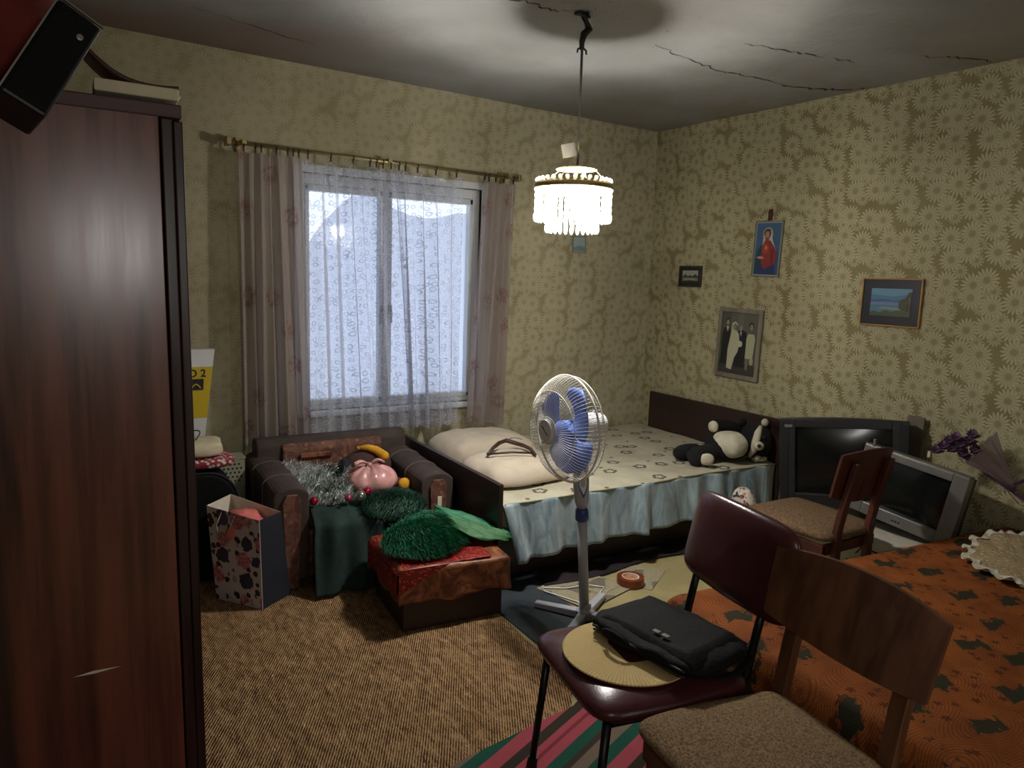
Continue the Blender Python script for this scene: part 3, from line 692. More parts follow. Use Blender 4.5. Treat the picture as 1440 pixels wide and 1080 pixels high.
b = MB(); b.grid(val, 320, 16); b.build('satin_valance', 'satin', bs, smooth=True, solid=.002)
b = MB(); b.tube([(1.757+1.975*i/80, 2.951+.003*sin(i*.7), .4585+.010*nz((1.757+1.975*i/80)*2.2, 6.5, 2)-.008) for i in range(81)], .0045, 6); b.build('piping', 'piping', bs, smooth=True)
def cornerdrape(u, v):
    w = 1-v; return (1.752 + .02*w + .02*u - .0, 2.955-.03*w + .0*u, .2+.25*v)
# pillows
def pillow(c, rx, ry, rz, ang, lab, seed):
    T = Matrix.Rotation(ang, 4, 'Z')
    def fn(u, v):
        a = 2*pi*u; bq = pi*(v-.5)
        def pw(x, e): return (abs(x)**e)*(1 if x >= 0 else -1)
        x = pw(cos(a), .45)*cos(bq)**.5*rx if True else 0; y = pw(sin(a), .45)*cos(bq)**.5*ry
        r = max(abs(x)/rx, abs(y)/ry); z = rz*pw(sin(bq), .9)*(1 if sin(bq) > 0 else .35)
        k = 1+.05*noise.noise(Vector((x*9+seed, y*9, z*5)))
        pinch = 1-.07*(1-min(abs(x)/rx, abs(y)/ry))*0
        z += .010*noise.noise(Vector((x*14, y*14+seed, 0)))*(sin(bq) > 0)
        q = T @ Vector((x*k, y*k, z)); return (c[0]+q.x, c[1]+q.y, c[2]+q.z)
    b = MB(); b.grid(fn, 72, 26, True)
    o = b.build('pillow', 'pillow', smooth=True); origin(o, c); return tag(o, lab, 'pillow', 'cream pillows on the bed')
pillow((2.12, 3.86, .490), .30, .25, .115, R(-4), 'plump cream pillow on the bed nearer the window wall', 3)
pillow((2.06, 3.36, .490), .27, .24, .095, R(6), 'plump cream pillow on the bed nearer the valance side', 8)
# clothes hanger
t = thing('clothes_hanger', 'dark wooden clothes hanger lying on the pillows', 'hanger', (2.0, 3.45, .60))
hz = lambda x, y: .598 + (.02 if y > 3.5 else 0)
b = MB(); b.tube([(1.885, 3.36, .600), (1.95, 3.42, .614), (2.03, 3.49, .622), (2.10, 3.53, .622), (2.15, 3.42, .612), (2.16, 3.36, .604), (2.13, 3.26, .598)], [.008, .010, .012, .013, .012, .011, .008], 8); b.build('shoulder', 'hanger', t, smooth=True)
b = MB(); b.tube([(1.89, 3.355, .602), (2.02, 3.325, .606), (2.13, 3.275, .602)], .006, 8); b.build('bar', 'hanger', t, smooth=True)
b = MB(); b.tube([(2.11, 3.52, .626), (2.14, 3.55, .628), (2.17, 3.545, .63), (2.185, 3.51, .63), (2.175, 3.48, .63)], .0035, 6); b.build('hook', 'steel', t, smooth=True)

# panda-like plush lying against the headboard
pl = thing('plush_toy', 'black and white plush bear lying against the headboard', 'plush toy', (3.5, 2.99, .462))
b = MB()
b.blob((3.46, 3.10, .55), (.15, .13, .085), .9, wob=.05)          # torso
b.blob((3.27, 3.10, .515), (.15, .06, .052), .9, wob=.05)
b.blob((3.22, 3.20, .51), (.12, .055, .05), .9, wob=.05)
b.build('body', 'plush_black', pl, smooth=True)
b = MB(); b.blob((3.42, 3.055, .572), (.095, .115, .080), .85, wob=.06, ws=16); b.build('belly', 'plush_white', pl, smooth=True)
b = MB(); b.blob((3.145, 3.06, .51), (.035, .055, .055), .9); b.build('paw', 'plush_black', pl, smooth=True)
b = MB(); b.blob((3.175, 3.00, .512), (.045, .022, .036), .9, T=Matrix.Rotation(R(-25), 3, 'Z').to_4x4().to_3x3()); b.build('sole', 'plush_white', pl, smooth=True)
b = MB(); b.tube([(3.57, 3.12, .625), (3.50, 3.16, .665), (3.42, 3.17, .675), (3.37, 3.16, .665)], [.045, .040, .038, .036], 14); b.build('arm', 'plush_black', pl, smooth=True)
b = MB(); b.blob((3.375, 3.155, .668), (.024, .034, .036), .9); b.build('paw', 'plush_white', pl, smooth=True)
b = MB(); b.blob((3.61, 3.02, .585), (.085, .105, .11), .9, wob=.04); b.build('head', 'plush_black', pl, smooth=True)
b = MB(); b.tube([(3.535, 2.99, .50), (3.53, 2.955, .55), (3.535, 2.95, .60), (3.56, 2.96, .65), (3.60, 2.975, .685)], [.012, .022, .024, .022, .012], 12); b.build('face_stripe', 'plush_white', pl, smooth=True)
b = MB(); b.blob((3.535, 2.925, .578), (.035, .03, .028)); b.build('muzzle', 'plush_white', pl, smooth=True)
b = MB(); b.blob((3.512, 2.903, .585), (.013, .012, .011), nu=12, nv=8); b.build('nose', 'black', pl, smooth=True)
b = MB(); b.blob((3.575, 2.925, .625), (.010, .010, .012), nu=12, nv=8); b.build('eye', 'black', pl, smooth=True)
for q in ((3.665, 3.0, .70), (3.58, 3.10, .69)):
    b = MB(); b.blob(q, (.026, .02, .026)); b.build('ear', 'plush_white' if q[1] < 3.05 else 'plush_black', pl, smooth=True)
b = MB(); b.tube([(3.58, 2.99, .50), (3.60, 2.975, .485)], .035, 12); b.blob((3.62, 2.965, .478), (.045, .02, .016)); b.build('paw', 'plush_white', pl, smooth=True)

pl.location.x += .032; pl.location.y += .03; pl.location.z += .003
# ------------------------------------------------ armchair
ac = thing('armchair', 'brown upholstered armchair with rounded arms under the window', 'armchair', (1.24, 3.75, 0))
def arm(x0, x1, zt):
    xm = (x0+x1)/2; r = (x1-x0)/2
    prof = [(x0, .06)] + [(xm - r*cos(a), zt-r*.55+r*.55*sin(a)) for a in [pi*k/12 for k in range(13)]] + [(x1, .06)]
    def f(y, dz): return lambda x, z: (x, y, z+(dz if z > .1 else 0))
    b = MB(); b.prism(prof, f(3.40, 0), f(4.10, .035)); o = b.build('arm', 'armdark', ac, bevel=.008, smooth=False)
    for yy in (3.62, 3.86):
        b = MB(); k = (yy-3.4)/.7*.035; b.tube([(x, yy, z+(k if z > .1 else 0)) for x, z in [(x*1.0+(x-xm)*.02, z+.001) for x, z in prof]], .004, 6); b.build('seam', 'armseam', o, smooth=True)
    pw = r*.52
    prof2 = [(xm-pw*.62, .03), (xm-pw, zt-r*.75), (xm-pw*.6, zt-r*.36), (xm+pw*.6, zt-r*.36), (xm+pw, zt-r*.75), (xm+pw*.62, .03)]
    b = MB(); b.prism(prof2, lambda x, z: (x, 3.384, z), lambda x, z: (x, 3.401, z)); b.build('front_panel', 'armpattern', o, bevel=.003)
arm(.755, .925, .525); arm(1.515, 1.70, .515)
b = MB(); b.box(.925, 1.515, 3.42, 4.10, .06, .30); b.build('seat_frame', 'armpattern', ac, bevel=.01)
b = MB(); b.box(.93, 1.51, 3.41, 4.0, .302, .385); b.build('seat_cushion', 'armpattern', ac, bevel=.03)
b = MB(); b.prism([(3.97, .30), (3.95, .40), (3.97, .60), (4.0, .635), (4.08, .635), (4.11, .60), (4.11, .06), (3.99, .06)], lambda y, z: (.80, y, z), lambda y, z: (1.66, y, z)); b.build('backrest', 'armdark', ac, bevel=.01)
b = MB(); b.prism([(3.95, .39), (3.925, .42), (3.94, .58), (3.965, .615), (3.98, .60), (3.98, .39)], lambda y, z: (.93, y, z), lambda y, z: (1.50, y, z)); b.build('back_cushion', 'armpattern', ac, bevel=.012)
b = MB(); b.box(1.02, 1.20, 3.912, 3.925, .535, .56, T=None); b.build('fold_band', 'copper', ac, bevel=.003)
for x in (.80, 1.62):
    for y in (3.43, 4.03): b = MB(); b.box(x, x+.05, y, y+.05, 0.0, .062); b.build('leg', 'bedwood', ac)
b = MB(); b.box(1.598, 1.622, 3.376, 3.385, .33, .39); b.build('label_patch', 'paper', ac)

# green cloth on the seat, hanging to the floor
gc = thing('green_cloth', 'dark green cloth draped over the armchair seat down to the carpet', 'cloth', (1.2, 3.5, .39))
def drp(u, v):
    x = .935+.57*u; s = v*1.02
    if s < .40: y = 3.80-s; z = .392+.015*nz(x*5, y*5, 0)+.02*max(0, sin(pi*min(1, s/.4)))
    else:
        k = s-.40; y = 3.385-.06*min(1, k/.1)-.14*k + .018*sin(u*19+k*6)+.012*sin(u*31); z = .40-.60*k-.02*(1-min(1, k/.05))
    x += .03*(u-.5)*max(0, s-.4)*3
    return (x, y, max(z, .014))
b = MB(); b.grid(drp, 60, 50); b.build('cloth', 'green_dark', gc, smooth=True, solid=.005)
gw = thing('fur_wrap', 'dark green fluffy wrap lying at the right of the armchair seat', 'fur wrap', (1.36, 3.42, .40))
def wrap(u, v):
    a = 2*pi*u; bq = pi*(v-.5)
    x = 1.345+.17*cos(a)*cos(bq); y = 3.39+.13*sin(a)*cos(bq)-.05*cos(a)*0; z = .375+.055*sin(bq)
    k = .02*nz(x*9, y*9, z*9); z += k - .16*max(0, 3.34-y)*4*.5; return (x, y-.03*max(0, .40-z), max(z, .05))
b = MB(); b.grid(wrap, 40, 20, True); b.build('wrap', 'green_fur2', gw, smooth=True)
fur(wrap, 5000, .022, 'fur_pile', 'green_fur2', gw, .5, .0014)
def hang(u, v):
    x = 1.12+.36*u; k = v; return (x, 3.30-.10*k+.015*sin(u*14), .40-.36*k+.02*sin(pi*u)-.0)

# tinsel, baubles, pink bag, plush on the seat
tn = thing('tinsel_garland', 'heap of silver and green tinsel garland on the armchair seat', 'garland', (1.08, 3.65, .42))
def tins(n, mat, name, cs):
    vs = []; fs = []
    for i in range(n):
        c, r = random.choice(cs); th = random.uniform(0, 2*pi); ph = random.uniform(-1, 1); rr = random.uniform(.5, 1)**.5
        p = Vector(c) + Vector((r[0]*cos(th)*rr, r[1]*sin(th)*rr, r[2]*(abs(ph) if random.random() < .8 else 0)*rr))
        d = Vector((random.uniform(-1, 1), random.uniform(-1, 1), random.uniform(-.6, 1))).normalized()*random.uniform(.018, .042)
        t_ = d.cross(Vector((random.random(), random.random(), random.random()))).normalized()*.0015; m = d*.5+Vector((0, 0, random.uniform(-.008, .008)))
        k = len(vs); vs += [p-t_, p+t_, p+m+t_, p+m-t_, p+d]; fs += [(k, k+1, k+2, k+3), (k+3, k+2, k+4)]
    b = MB(); b.add(vs, fs); b.build(name, mat, tn, kind='stuff')
cs = [((1.01, 3.70, .40), (.10, .14, .12)), ((1.13, 3.72, .40), (.10, .14, .12)), ((1.06, 3.54, .40), (.12, .09, .07)), ((.96, 3.80, .45), (.07, .10, .09))]
tins(7500, 'tinsel', 'silver_strands', cs); tins(2600, 'tinsel_green', 'green_strands', [((1.15, 3.70, .40), (.10, .12, .11)), ((1.10, 3.6, .40), (.12, .09, .07))])
b = MB()
for c, r in cs: b.blob(c, (r[0]*.55, r[1]*.55, r[2]*.45), nu=16, nv=8, wob=.2)
b.build('garland_core', 'tinsel_green', tn)
def bauble(x, y, z, r, mat, lab):
    t = thing('bauble', lab, 'bauble', (x, y, z-r), group='baubles at the front edge of the tinsel')
    b = MB(); b.blob((x, y, z), (r, r, r), nu=24, nv=14); b.build('ball', mat, t, smooth=True)
    b = MB(); b.cyl((x, y-.0, z+r*.93), (x, y, z+r*1.22), r*.26, n=10); b.build('cap', 'brass', t)
bauble(.955, 3.43, .438, .021, 'bauble_red', 'small bright red bauble at the left end of the tinsel')
bauble(1.125, 3.42, .436, .019, 'bauble_pink', 'small pink bauble beside the large silver bauble')
bauble(1.185, 3.41, .440, .030, 'bauble_silver', 'largest bauble, silver, in front of the pink bag')
bauble(1.062, 3.43, .438, .015, 'bauble_silver', 'small silver bauble between the red and the pink bauble')
bauble(1.095, 3.40, .428, .010, 'bauble_silver', 'tiny silver bead bauble left of the pink bauble')
bauble(1.232, 3.44, .450, .022, 'bauble_red', 'dull red bauble half under the pink bag')
pb = thing('plastic_bag', 'knotted pink plastic bag on the armchair seat', 'plastic bag', (1.325, 3.62, .41))
def pbf(u, v):
    a = 2*pi*u; bq = pi*(v-.5); r = cos(bq)
    k = 1+.05*sin(a*11+2*v)*max(0, sin(bq))*1.4 + .07*nz(cos(a)*2, sin(a)*2, v*2)
    x = 1.32+.145*r*cos(a)*k; y = 3.62+.11*r*sin(a)*k; z = .455+.082*sin(bq)*k
    if bq > .9: q = (bq-.9)/.67; x += (1.29-x)*q*.3; z += .01*q
    return (x, y, z)
b = MB(); b.grid(pbf, 88, 30, True); b.build('bag', 'pink_bag', pb, smooth=True)
b = MB(); b.blob((1.30, 3.60, .545), (.016, .014, .014), wob=.3, ws=60); b.build('knot', 'pink_bag', pb, smooth=True)
for s in (-1, 1):
    b = MB(); b.grid(lambda u, v: (1.30+s*(.01+.07*u), 3.60+.03*(v-.5)*(.4+u), .55+.016*sin(u*3)+.008*sin(v*9)), 10, 6); b.build('handle', 'pink_bag', pb, smooth=True, solid=.0015)
ps = thing('plush_toy', 'brown plush toy with yellow feet behind the pink bag', 'plush toy', (1.40, 3.80, .40))
b = MB(); b.blob((1.37, 3.83, .475), (.14, .085, .105), wob=.06); b.build('body', 'plush_brown', ps, smooth=True)
b = MB(); b.tube([(1.31, 3.80, .592), (1.36, 3.79, .592), (1.40, 3.77, .578), (1.435, 3.75, .550)], [.010, .018, .022, .026], 14); b.blob((1.438, 3.745, .546), (.028, .027, .027)); b.blob((1.308, 3.80, .591), (.011, .011, .011)); b.build('foot', 'plush_yellow', ps, smooth=True)
b = MB(); b.tube([(1.40, 3.74, .43), (1.44, 3.66, .425), (1.47, 3.59, .425)], [.04, .034, .030], 14); b.build('leg', 'plush_brown', ps, smooth=True)
b = MB(); b.blob((1.485, 3.565, .425), (.034, .026, .036)); b.build('foot', 'plush_yellow', ps, smooth=True)
b = MB(); b.blob((1.23, 3.80, .47), (.04, .05, .07)); b.build('leg', 'navy', ps, smooth=True)

# ------------------------------------------------ left corner: radiator, case, pile, packaging box, gift bag
rd = thing('heater', 'grey-green metal heater with a perforated grille beside the armchair', 'heater', (.61, 4.2, 0))
hx0, hx1, hy, hz0 = .44, .735, 3.96, .555
b = MB(); b.box(hx0, hx1, hy+.004, hy+.12, .0, hz0-.004); b.build('casing', 'radiator', rd, bevel=.004)
b = MB(); b.box(hx0-.004, hx1+.006, hy-.004, hy+.125, hz0-.003, hz0+.004); b.build('top_plate', 'radiator', rd, bevel=.002)
b = MB(); b.box(hx0, hx1, hy, hy+.004, .40, hz0-.004); g = b.build('perforated_grille', 'radiator', rd, bevel=.001)
b = MB()
for i in range(12):
    for j in range(5):
        x = hx0+.028+i*.0215+(j % 2)*.0107; z = .435+j*.0225
        if x < hx1-.015: b.lathe([(0, 0), (.0058, 0)], 8, T=Matrix.Translation((x, hy-.0008, z)) @ Matrix.Rotation(pi/2, 4, 'X'))
b.build('perforation', 'hole', g, kind='stuff')
sc = thing('suitcase', 'black fabric suitcase standing behind the wardrobe', 'suitcase', (.42, 3.78, 0))
b = MB(); prof = [(.16, .02), (.16, .50)] + [(.16+.08*(1-cos(a)), .50+.07*sin(a)) for a in [pi/2*k/5 for k in range(1, 6)]] + [(.50, .57)] + [(.50+.15*sin(a), .57-.16*(1-cos(a))) for a in [pi/2*k/7 for k in range(1, 8)]] + [(.665, .02)]
b.prism(prof, lambda x, z: (x, 3.66, z), lambda x, z: (x, 3.92, z)); b.build('body', 'blackcloth', sc, bevel=.02)
b = MB(); b.tube([(x, 3.665, z) for x, z in prof[1:]], .005, 6); b.build('piping', 'navy', sc, smooth=True)
b = MB(); b.tube([(.33, 3.78, .566), (.33, 3.78, .583), (.43, 3.78, .583), (.43, 3.78, .566)], .007, 8); b.build('carry_handle', 'black', sc, smooth=True)
for x in (.2, .62): b = MB(); b.cyl((x, 3.70, .02), (x, 3.74, .02), .02, n=14); b.build('wheel', 'black', sc)
def folded(c, rx, ry, z0, z1, name, mat, lab, seed, cat='cloth', e=.5):
    b = MB(); b.blob((c[0], c[1], (z0+z1)/2), (rx, ry, (z1-z0)/2), e, 36, 16, wob=.10, ws=9+seed)
    o = b.build(name, mat, smooth=True); origin(o, (c[0], c[1], z0)); return tag(o, lab, cat)
folded((.46, 3.80), .19, .13, .580, .635, 'folded_cloth', 'redwhite', 'red and white patterned cloth on the black suitcase', 1)
folded((.43, 3.80), .165, .12, .637, .715, 'folded_cloth', 'cream', 'cream folded cloth on top of the patterned cloth', 3)
o = MB().tube([(.44+.06*cos(t)*(.8+.2*sin(3*t)), 3.78+.03*sin(t), .735+.022*sin(2*t)) for t in [4*pi*k/60 for k in range(60)]], .003, 6).build('wire_coil', 'black', smooth=True); origin(o, (.44, 3.78, .715)); tag(o, 'thin dark wire coil on the cream folded cloth', 'wire')
# packaging box leaning on the wall ("D 2")
px = thing('packaging_box', 'yellow and white packaging box with the letters D 2 against the wall', 'box', (.5, 4.25, .0))
def bq(x0b, x1b, x0t, x1t, z0, z1, y0_, y1_): 
    b = MB(); b.add([(x0b, y0_, z0), (x1b, y0_, z0), (x1t, y0_, z1), (x0t, y0_, z1), (x0b, y1_, z0), (x1b, y1_, z0), (x1t, y1_, z1), (x0t, y1_, z1)], [(0, 1, 2, 3), (5, 4, 7, 6), (1, 5, 6, 2), (4, 0, 3, 7), (3, 2, 6, 7), (4, 5, 1, 0)]); return b
ex = lambda z: .582+(z-.69)*.128
bq(.38, ex(0.0), .38, ex(1.115), 0.0, 1.115, 4.21, 4.285).build('carton', 'white', px, bevel=.002)
bq(.382, ex(.74)-.001, .382, ex(1.02)-.001, .74, 1.02, 4.207, 4.2099).build('yellow_print', 'yellow', px)
bq(.50, .572, .50, .576, .895, .955, 4.203, 4.2065).build('picture_patch', 'black', px)
b = MB(); b.tube([(.513+.045*k/8, 4.202, .905+.022*sin(pi*k/8)) for k in range(9)], .004, 6); b.build('arc_print', 'yellow', px)
text_part('D 2', .058, 'black', px, Matrix.Translation((.545-.42-.08, -.0445, .984)) @ Matrix.Rotation(pi/2, 4, 'X'), 'lettering', .0012)

gb = thing('gift_bag', 'rose printed gift bag with navy sides on the carpet by the armchair', 'gift bag', (.66, 3.38, .012))
A, Bq, Cq = Vector((.505, 3.47)), Vector((.668, 3.255)), Vector((.822, 3.365)); Dq = A+(Cq-Bq)
tA, tB, tC, tD = Vector((.475, 3.495)), Vector((.655, 3.235)), Vector((.775, 3.335)), Vector((.60, 3.60))
hA, hB, hC, hD = .450, .432, .425, .46
def face(p, q, tp, tq, hp, hq, name, mat, lab=None):
    def fn(u, v): g = p.lerp(q, u).lerp(tp.lerp(tq, u), v); return (g.x, g.y, .0125+(hp+(hq-hp)*u)*v)
    b = MB(); b.grid(fn, 6, 8); return b.build(name, mat, gb, solid=.0015, label=lab)
face(A, Bq, tA, tB, hA, hB, 'front_panel', 'roses'); face(Bq, Cq, tB, tC, hB, hC, 'side_panel', 'navy'); face(Cq, Dq, tC, tD, hC, hD, 'back_panel', 'paper'); face(Dq, A, tD, tA, hD, hA, 'side_panel', 'paper')
b = MB(); b.tube([(tA.x*.7+tB.x*.3, tA.y*.7+tB.y*.3, .45), (.50, 3.39, .40), (.507, 3.38, .33), (.53, 3.35, .34), (tA.x*.45+tB.x*.55, tA.y*.45+tB.y*.55-.004, .445)], .003, 6); b.build('cord_handle', 'steel', gb, smooth=True)
b = MB(); b.blob((.625, 3.42, .36), (.085, .075, .085), .8, wob=.25, ws=20); b.build('tissue_paper', 'tissue', gb, smooth=True)
b = MB(); b.add([(Bq.x, Bq.y-.001, .013), (Bq.x+.003, Bq.y-.001, .013), (tB.x+.003, tB.y-.001, .444), (tB.x, tB.y-.001, .444)], [(0, 1, 2, 3)]); b.build('edge_fold', 'paper', gb)

# ------------------------------------------------ stool box with throw, fur and leaf cloth
st = thing('storage_stool', 'low dark box stool on the carpet in front of the armchair', 'stool', (1.39, 2.99, .012))
st_T = Matrix.Translation((1.155, 2.765, 0)) @ Matrix.Rotation(R(-4), 4, 'Z')
b = MB(st_T); b.box(0, .475, 0, .42, .0125, .235); b.build('box', 'boxbrown', st, bevel=.004)
b = MB(st_T); b.box(-.005, .48, -.005, .425, .237, .285); b.build('lid', 'boxbrown', st, bevel=.008)
tv = thing('stool_throw', 'red velvet and copper throw draped over the box stool', 'throw', (1.39, 2.99, .29))
def thr(u, v):        # rounded box cover: u around, v from hem (0) to centre (1)
    pts = [(-.022, -.022), (.50, -.022), (.50, .445), (-.022, .445)]
    s = (u % 1)*4; i = int(s) % 4; f = s-int(s); P = Vector(pts[i]).lerp(Vector(pts[(i+1) % 4]), f)
    c = Vector((.239, .21)); hem = .148+.008*sin(u*41)+.004*sin(u*97)
    if v < .6:
        k = v/.6; out = .005*sin(u*60+3*k)*(1-k)+.004*(1-k) ; Q = c+(P-c)*(1+out/.24); z = hem+(.292-hem)*k
    else: k = (v-.6)/.4; Q = P.lerp(c, k); z = .292+.006*sin(k*9+u*20)*(1-k)+.005
    q = st_T @ Vector((Q.x, Q.y, 0)); return (q.x, q.y, z)
b = MB(); b.grid(thr, 220, 26, True); o = b.build('copper_cover', 'copper', tv, smooth=True, solid=.004)
def vel(u, v):
    x = -.028+.44*u+.08*v*0; y = -.012+.44*v; z = .304+.006*nz(x*12, y*12, 1)
    if u < .06: x = -.036; z = .30-(.06-u)/.06*.12
    if v < .04 and u < .45: z -= .0; 
    q = st_T @ Vector((x, y+.05*max(0, u-.35)*0, 0)); return (q.x, q.y, z)
b = MB(); b.grid(vel, 60, 50); b.build('velvet_top', 'velvet', tv, smooth=True, solid=.004)
b = MB(); b.add([tuple(st_T @ Vector(p)) for p in ((-.035, -.035, .31), (.20, -.028, .306), (.03, -.040, .235), (-.035, -.042, .20))], [(0, 1, 2, 3)]); b.build('velvet_corner', 'velvet', tv, solid=.003)
fb = thing('fur_blanket', 'bright green long-haired fur heaped on the box stool', 'fur', (1.33, 2.98, .31))
def heap(u, v):
    a = 2*pi*u; r = sin(pi*.5*(1-v))
    x = 1.335+.20*cos(a)*r; y = 2.98+.18*sin(a)*r + .04*cos(a); z = .318+.105*(1-r**2.2) + .02*nz(x*8, y*8, 0)
    return (x, y, max(z, .312))
b = MB(); b.grid(heap, 48, 18, True); b.build('hide', 'green_fur', fb, smooth=True)
fur(heap, 16000, .036, 'fur_pile', 'green_fur', fb, .45, .0013, flow=(.8, -.5, 0))
lf = thing('leaf_cloth', 'green leaf-shaped quilted cloth at the right end of the stool', 'cloth', (1.6, 2.95, .31))
def leaf(c, ang, L, W, z0, tilt, name, mat, seed):
    ca, sa = cos(ang), sin(ang)
    def fn(u, v):
        l = (u-.5)*2*L; w = (v-.5)*2*W*max(.02, (1-abs(2*u-1)**2.2))**.8
        x = c[0]+ca*l-sa*w; y = c[1]+sa*l+ca*w
        z = z0+.028*(1-abs(v-.5)*2)+.008*sin(v*20+u*9)+tilt*l+.008*nz(x*12, y*12, seed)
        return (x, y, z)
    b = MB(); b.grid(fn, 34, 16); b.build(name, mat, lf, smooth=True, solid=.005)
leaf((1.60, 2.93, 0), R(-30), .15, .095, .350, -.26, 'leaf', 'green_leaf', 1)
leaf((1.64, 3.03, 0), R(-30), .20, .09, .345, -.33, 'leaf', 'green_fur', 4)
# ------------------------------------------------ standing fan
fx, fy = 1.95, 2.517
fn_ = thing('standing_fan', 'white standing fan with blue blades in front of the bed', 'fan', (fx, fy, .006))
for a in (R(123), R(33), R(303), R(213)):
    L = .25; d = Vector((cos(a), sin(a), 0)); n = Vector((-sin(a), cos(a), 0))
    b = MB(); P = lambda s, w, z: tuple(Vector((fx, fy, 0)) + d*s + n*w + Vector((0, 0, z)))
    b.add([P(.015, -.02, .012), P(.015, .02, .012), P(L, .018, .0105), P(L, -.018, .0105), P(.015, -.02, .048), P(.015, .02, .048), P(L, .018, .036), P(L, -.018, .036)], [(3, 2, 1, 0), (4, 5, 6, 7), (0, 1, 5, 4), (2, 3, 7, 6), (1, 2, 6, 5), (3, 0, 4, 7)])
    b.build('foot', 'fan_grey', fn_, bevel=.005)
b = MB(); b.lathe([(0, .012), (.04, .012), (.042, .05), (.028, .062), (.026, .085), (0, .085)], 24, (fx, fy, 0)); b.build('base_hub', 'fan_grey', fn_, smooth=False)
hx = 1.868
pt = lambda z: (fx+(hx+.012-fx)*z/.80, fy, z)
b = MB(); b.tube([pt(.06), pt(.50)], .0225, 20); b.build('pole', 'fan_grey', fn_, smooth=True)
b = MB(); b.tube([pt(.485), pt(.495), pt(.535), pt(.545)], [.026, .031, .029, .024], 20); b.build('collar', 'fan_navy', fn_, smooth=True)
b = MB(); b.tube([pt(.545), pt(.58), pt(.66), pt(.74), pt(.80), pt(.84)], [.022, .032, .036, .034, .030, .026], 20, flat_=1.); nk = b.build('neck', 'fan_grey', fn_, smooth=True)
# trim on the neck, facing the room (-x -y)
nd = Vector((-.35, -.93, 0)).normalized(); nt = Vector((nd.y, -nd.x, 0))*-1
def neckprint(name, mat, pts, off):
    b = MB(); vs = []
    for a, z in pts:
        c = Vector(pt(z)); r = .037+off; th = a/.036
        v = c + (nd*cos(th) + nt*sin(th))*r; vs.append(tuple(v))
    k = len(vs)//2
    b.add(vs, [(i, i+1, len(vs)-2-i, len(vs)-1-i) for i in range(k-1)]); b.build(name, mat, nk)
def oval(w, z0, z1, n=8): 
    L = [(-w*sin(pi*i/n), z0+(z1-z0)*i/n) for i in range(n+1)]; Rr = [(w*sin(pi*i/n), z0+(z1-z0)*i/n) for i in range(n+1)][::-1]; return L+Rr
neckprint('blue_oval', 'fan_navy', oval(.024, .60, .76), 0)
neckprint('grey_oval', 'white', oval(.017, .615, .74), .0006)
neckprint('red_trim', 'fan_red', [(-.020, .755), (-.022, .785), (-.018, .81), (.018, .81), (.022, .785), (.020, .755)], .0003)
hc = Vector((1.800, fy, .915)); HT = Matrix.Translation(hc) @ Matrix.Rotation(-pi/2+R(-1), 4, 'Y')
b = MB(HT); b.lathe([(0, -.205), (.03, -.203), (.050, -.19), (.058, -.16), (.060, -.09), (.055, -.075), (.03, -.07)], 28); b.build('motor_housing', 'white', fn_, smooth=True)
b = MB(); b.tube([(1.93, fy, .86), (1.90, fy, .845), (1.878, fy, .82)], [.028, .026, .024], 14); b.box(1.93, 1.99, fy-.012, fy+.012, .845, .857); b.build('pivot', 'white', fn_, smooth=False)
b = MB(); b.cyl((1.945, fy, .965), (1.945, fy, .985), .008, n=12); b.build('oscillation_knob', 'white', fn_)
R0 = .232
def wires(prof, n, name, r=.0011, extra=None):
    b = MB(HT)
    for k in range(n):
        t = 2*pi*k/n; b.tube([(q*cos(t+tw), q*sin(t+tw), z) for q, z, tw in prof], r, 4, cap=False)
    for q, z, w in extra or ():
        b.tube([(q*cos(2*pi*i/64), q*sin(2*pi*i/64), z) for i in range(64)], w, 8, closed=True)
    return b.build(name, 'wire', fn_, smooth=True)
wires([(.052, .098, 0), (.09, .100, .03), (.15, .088, .06), (.20, .058, .08), (.226, .022, .08), (R0, 0, .08)], 84, 'front_grille', extra=[(R0, 0, .0048), (.17, .079, .0016), (.056, .098, .004)])
wires([(.045, -.070, 0), (.10, -.078, 0), (.17, -.07, 0), (.215, -.045, 0), (R0, -.004, 0)], 84, 'rear_grille', extra=[(.17, -.07, .0014), (.225, -.034, .0022), (.05, -.071, .004)])
b = MB(HT); b.lathe([(0, .114), (.040, .113), (.047, .110), (.053, .104), (.055, .096), (.0, .092)], 36); bd = b.build('badge', 'white', fn_, smooth=False, bevel=.0)
b = MB(HT); b.tube([(.046*cos(2*pi*i/40), .046*sin(2*pi*i/40), .112) for i in range(40)], .0022, 6, closed=True); b.build('badge_ring', 'white', bd, smooth=True)
# dark lettering strokes on the badge, too small to read in the photograph
b = MB(HT @ Matrix.Rotation(R(-38), 4, 'Z') )
for i in range(7):
    w = -.024+i*.008
    b.box(-.004, .004, w-.0022, w-.0004, .1135, .1148); b.box(-.004 if i % 2 else .002, -.002 if i % 2 else .004, w-.0022, w+.003, .1135, .1148); b.box(-.004, .003, w+.0014, w+.003, .1135, .1148)
b.build('badge_lettering', 'fan_navy', bd)
b = MB(HT); b.lathe([(0, .055), (.026, .052), (.036, .035), (.038, -.03), (0, -.03)], 28); b.build('blade_hub', 'fan_blue', fn_, smooth=True)
for k in range(3):
    a0 = 2*pi*k/3 + R(62)
    def bl(u, v):
        r = .034+.160*v; half = R(46)*(.55+.75*sin(pi*min(1, v*1.02)*.62))*(1-.75*max(0, (v-.72)/.28)**2); t = a0+(u-.5)*2*half + .35*v
        return tuple(HT @ Vector((r*cos(t), r*sin(t), -.022+.055*(u-.5)*-1*(1-.3*v)+.018)))
    b = MB(); b.grid(bl, 16, 14); b.build('blade', 'fan_blue', fn_, smooth=True, solid=.0025)
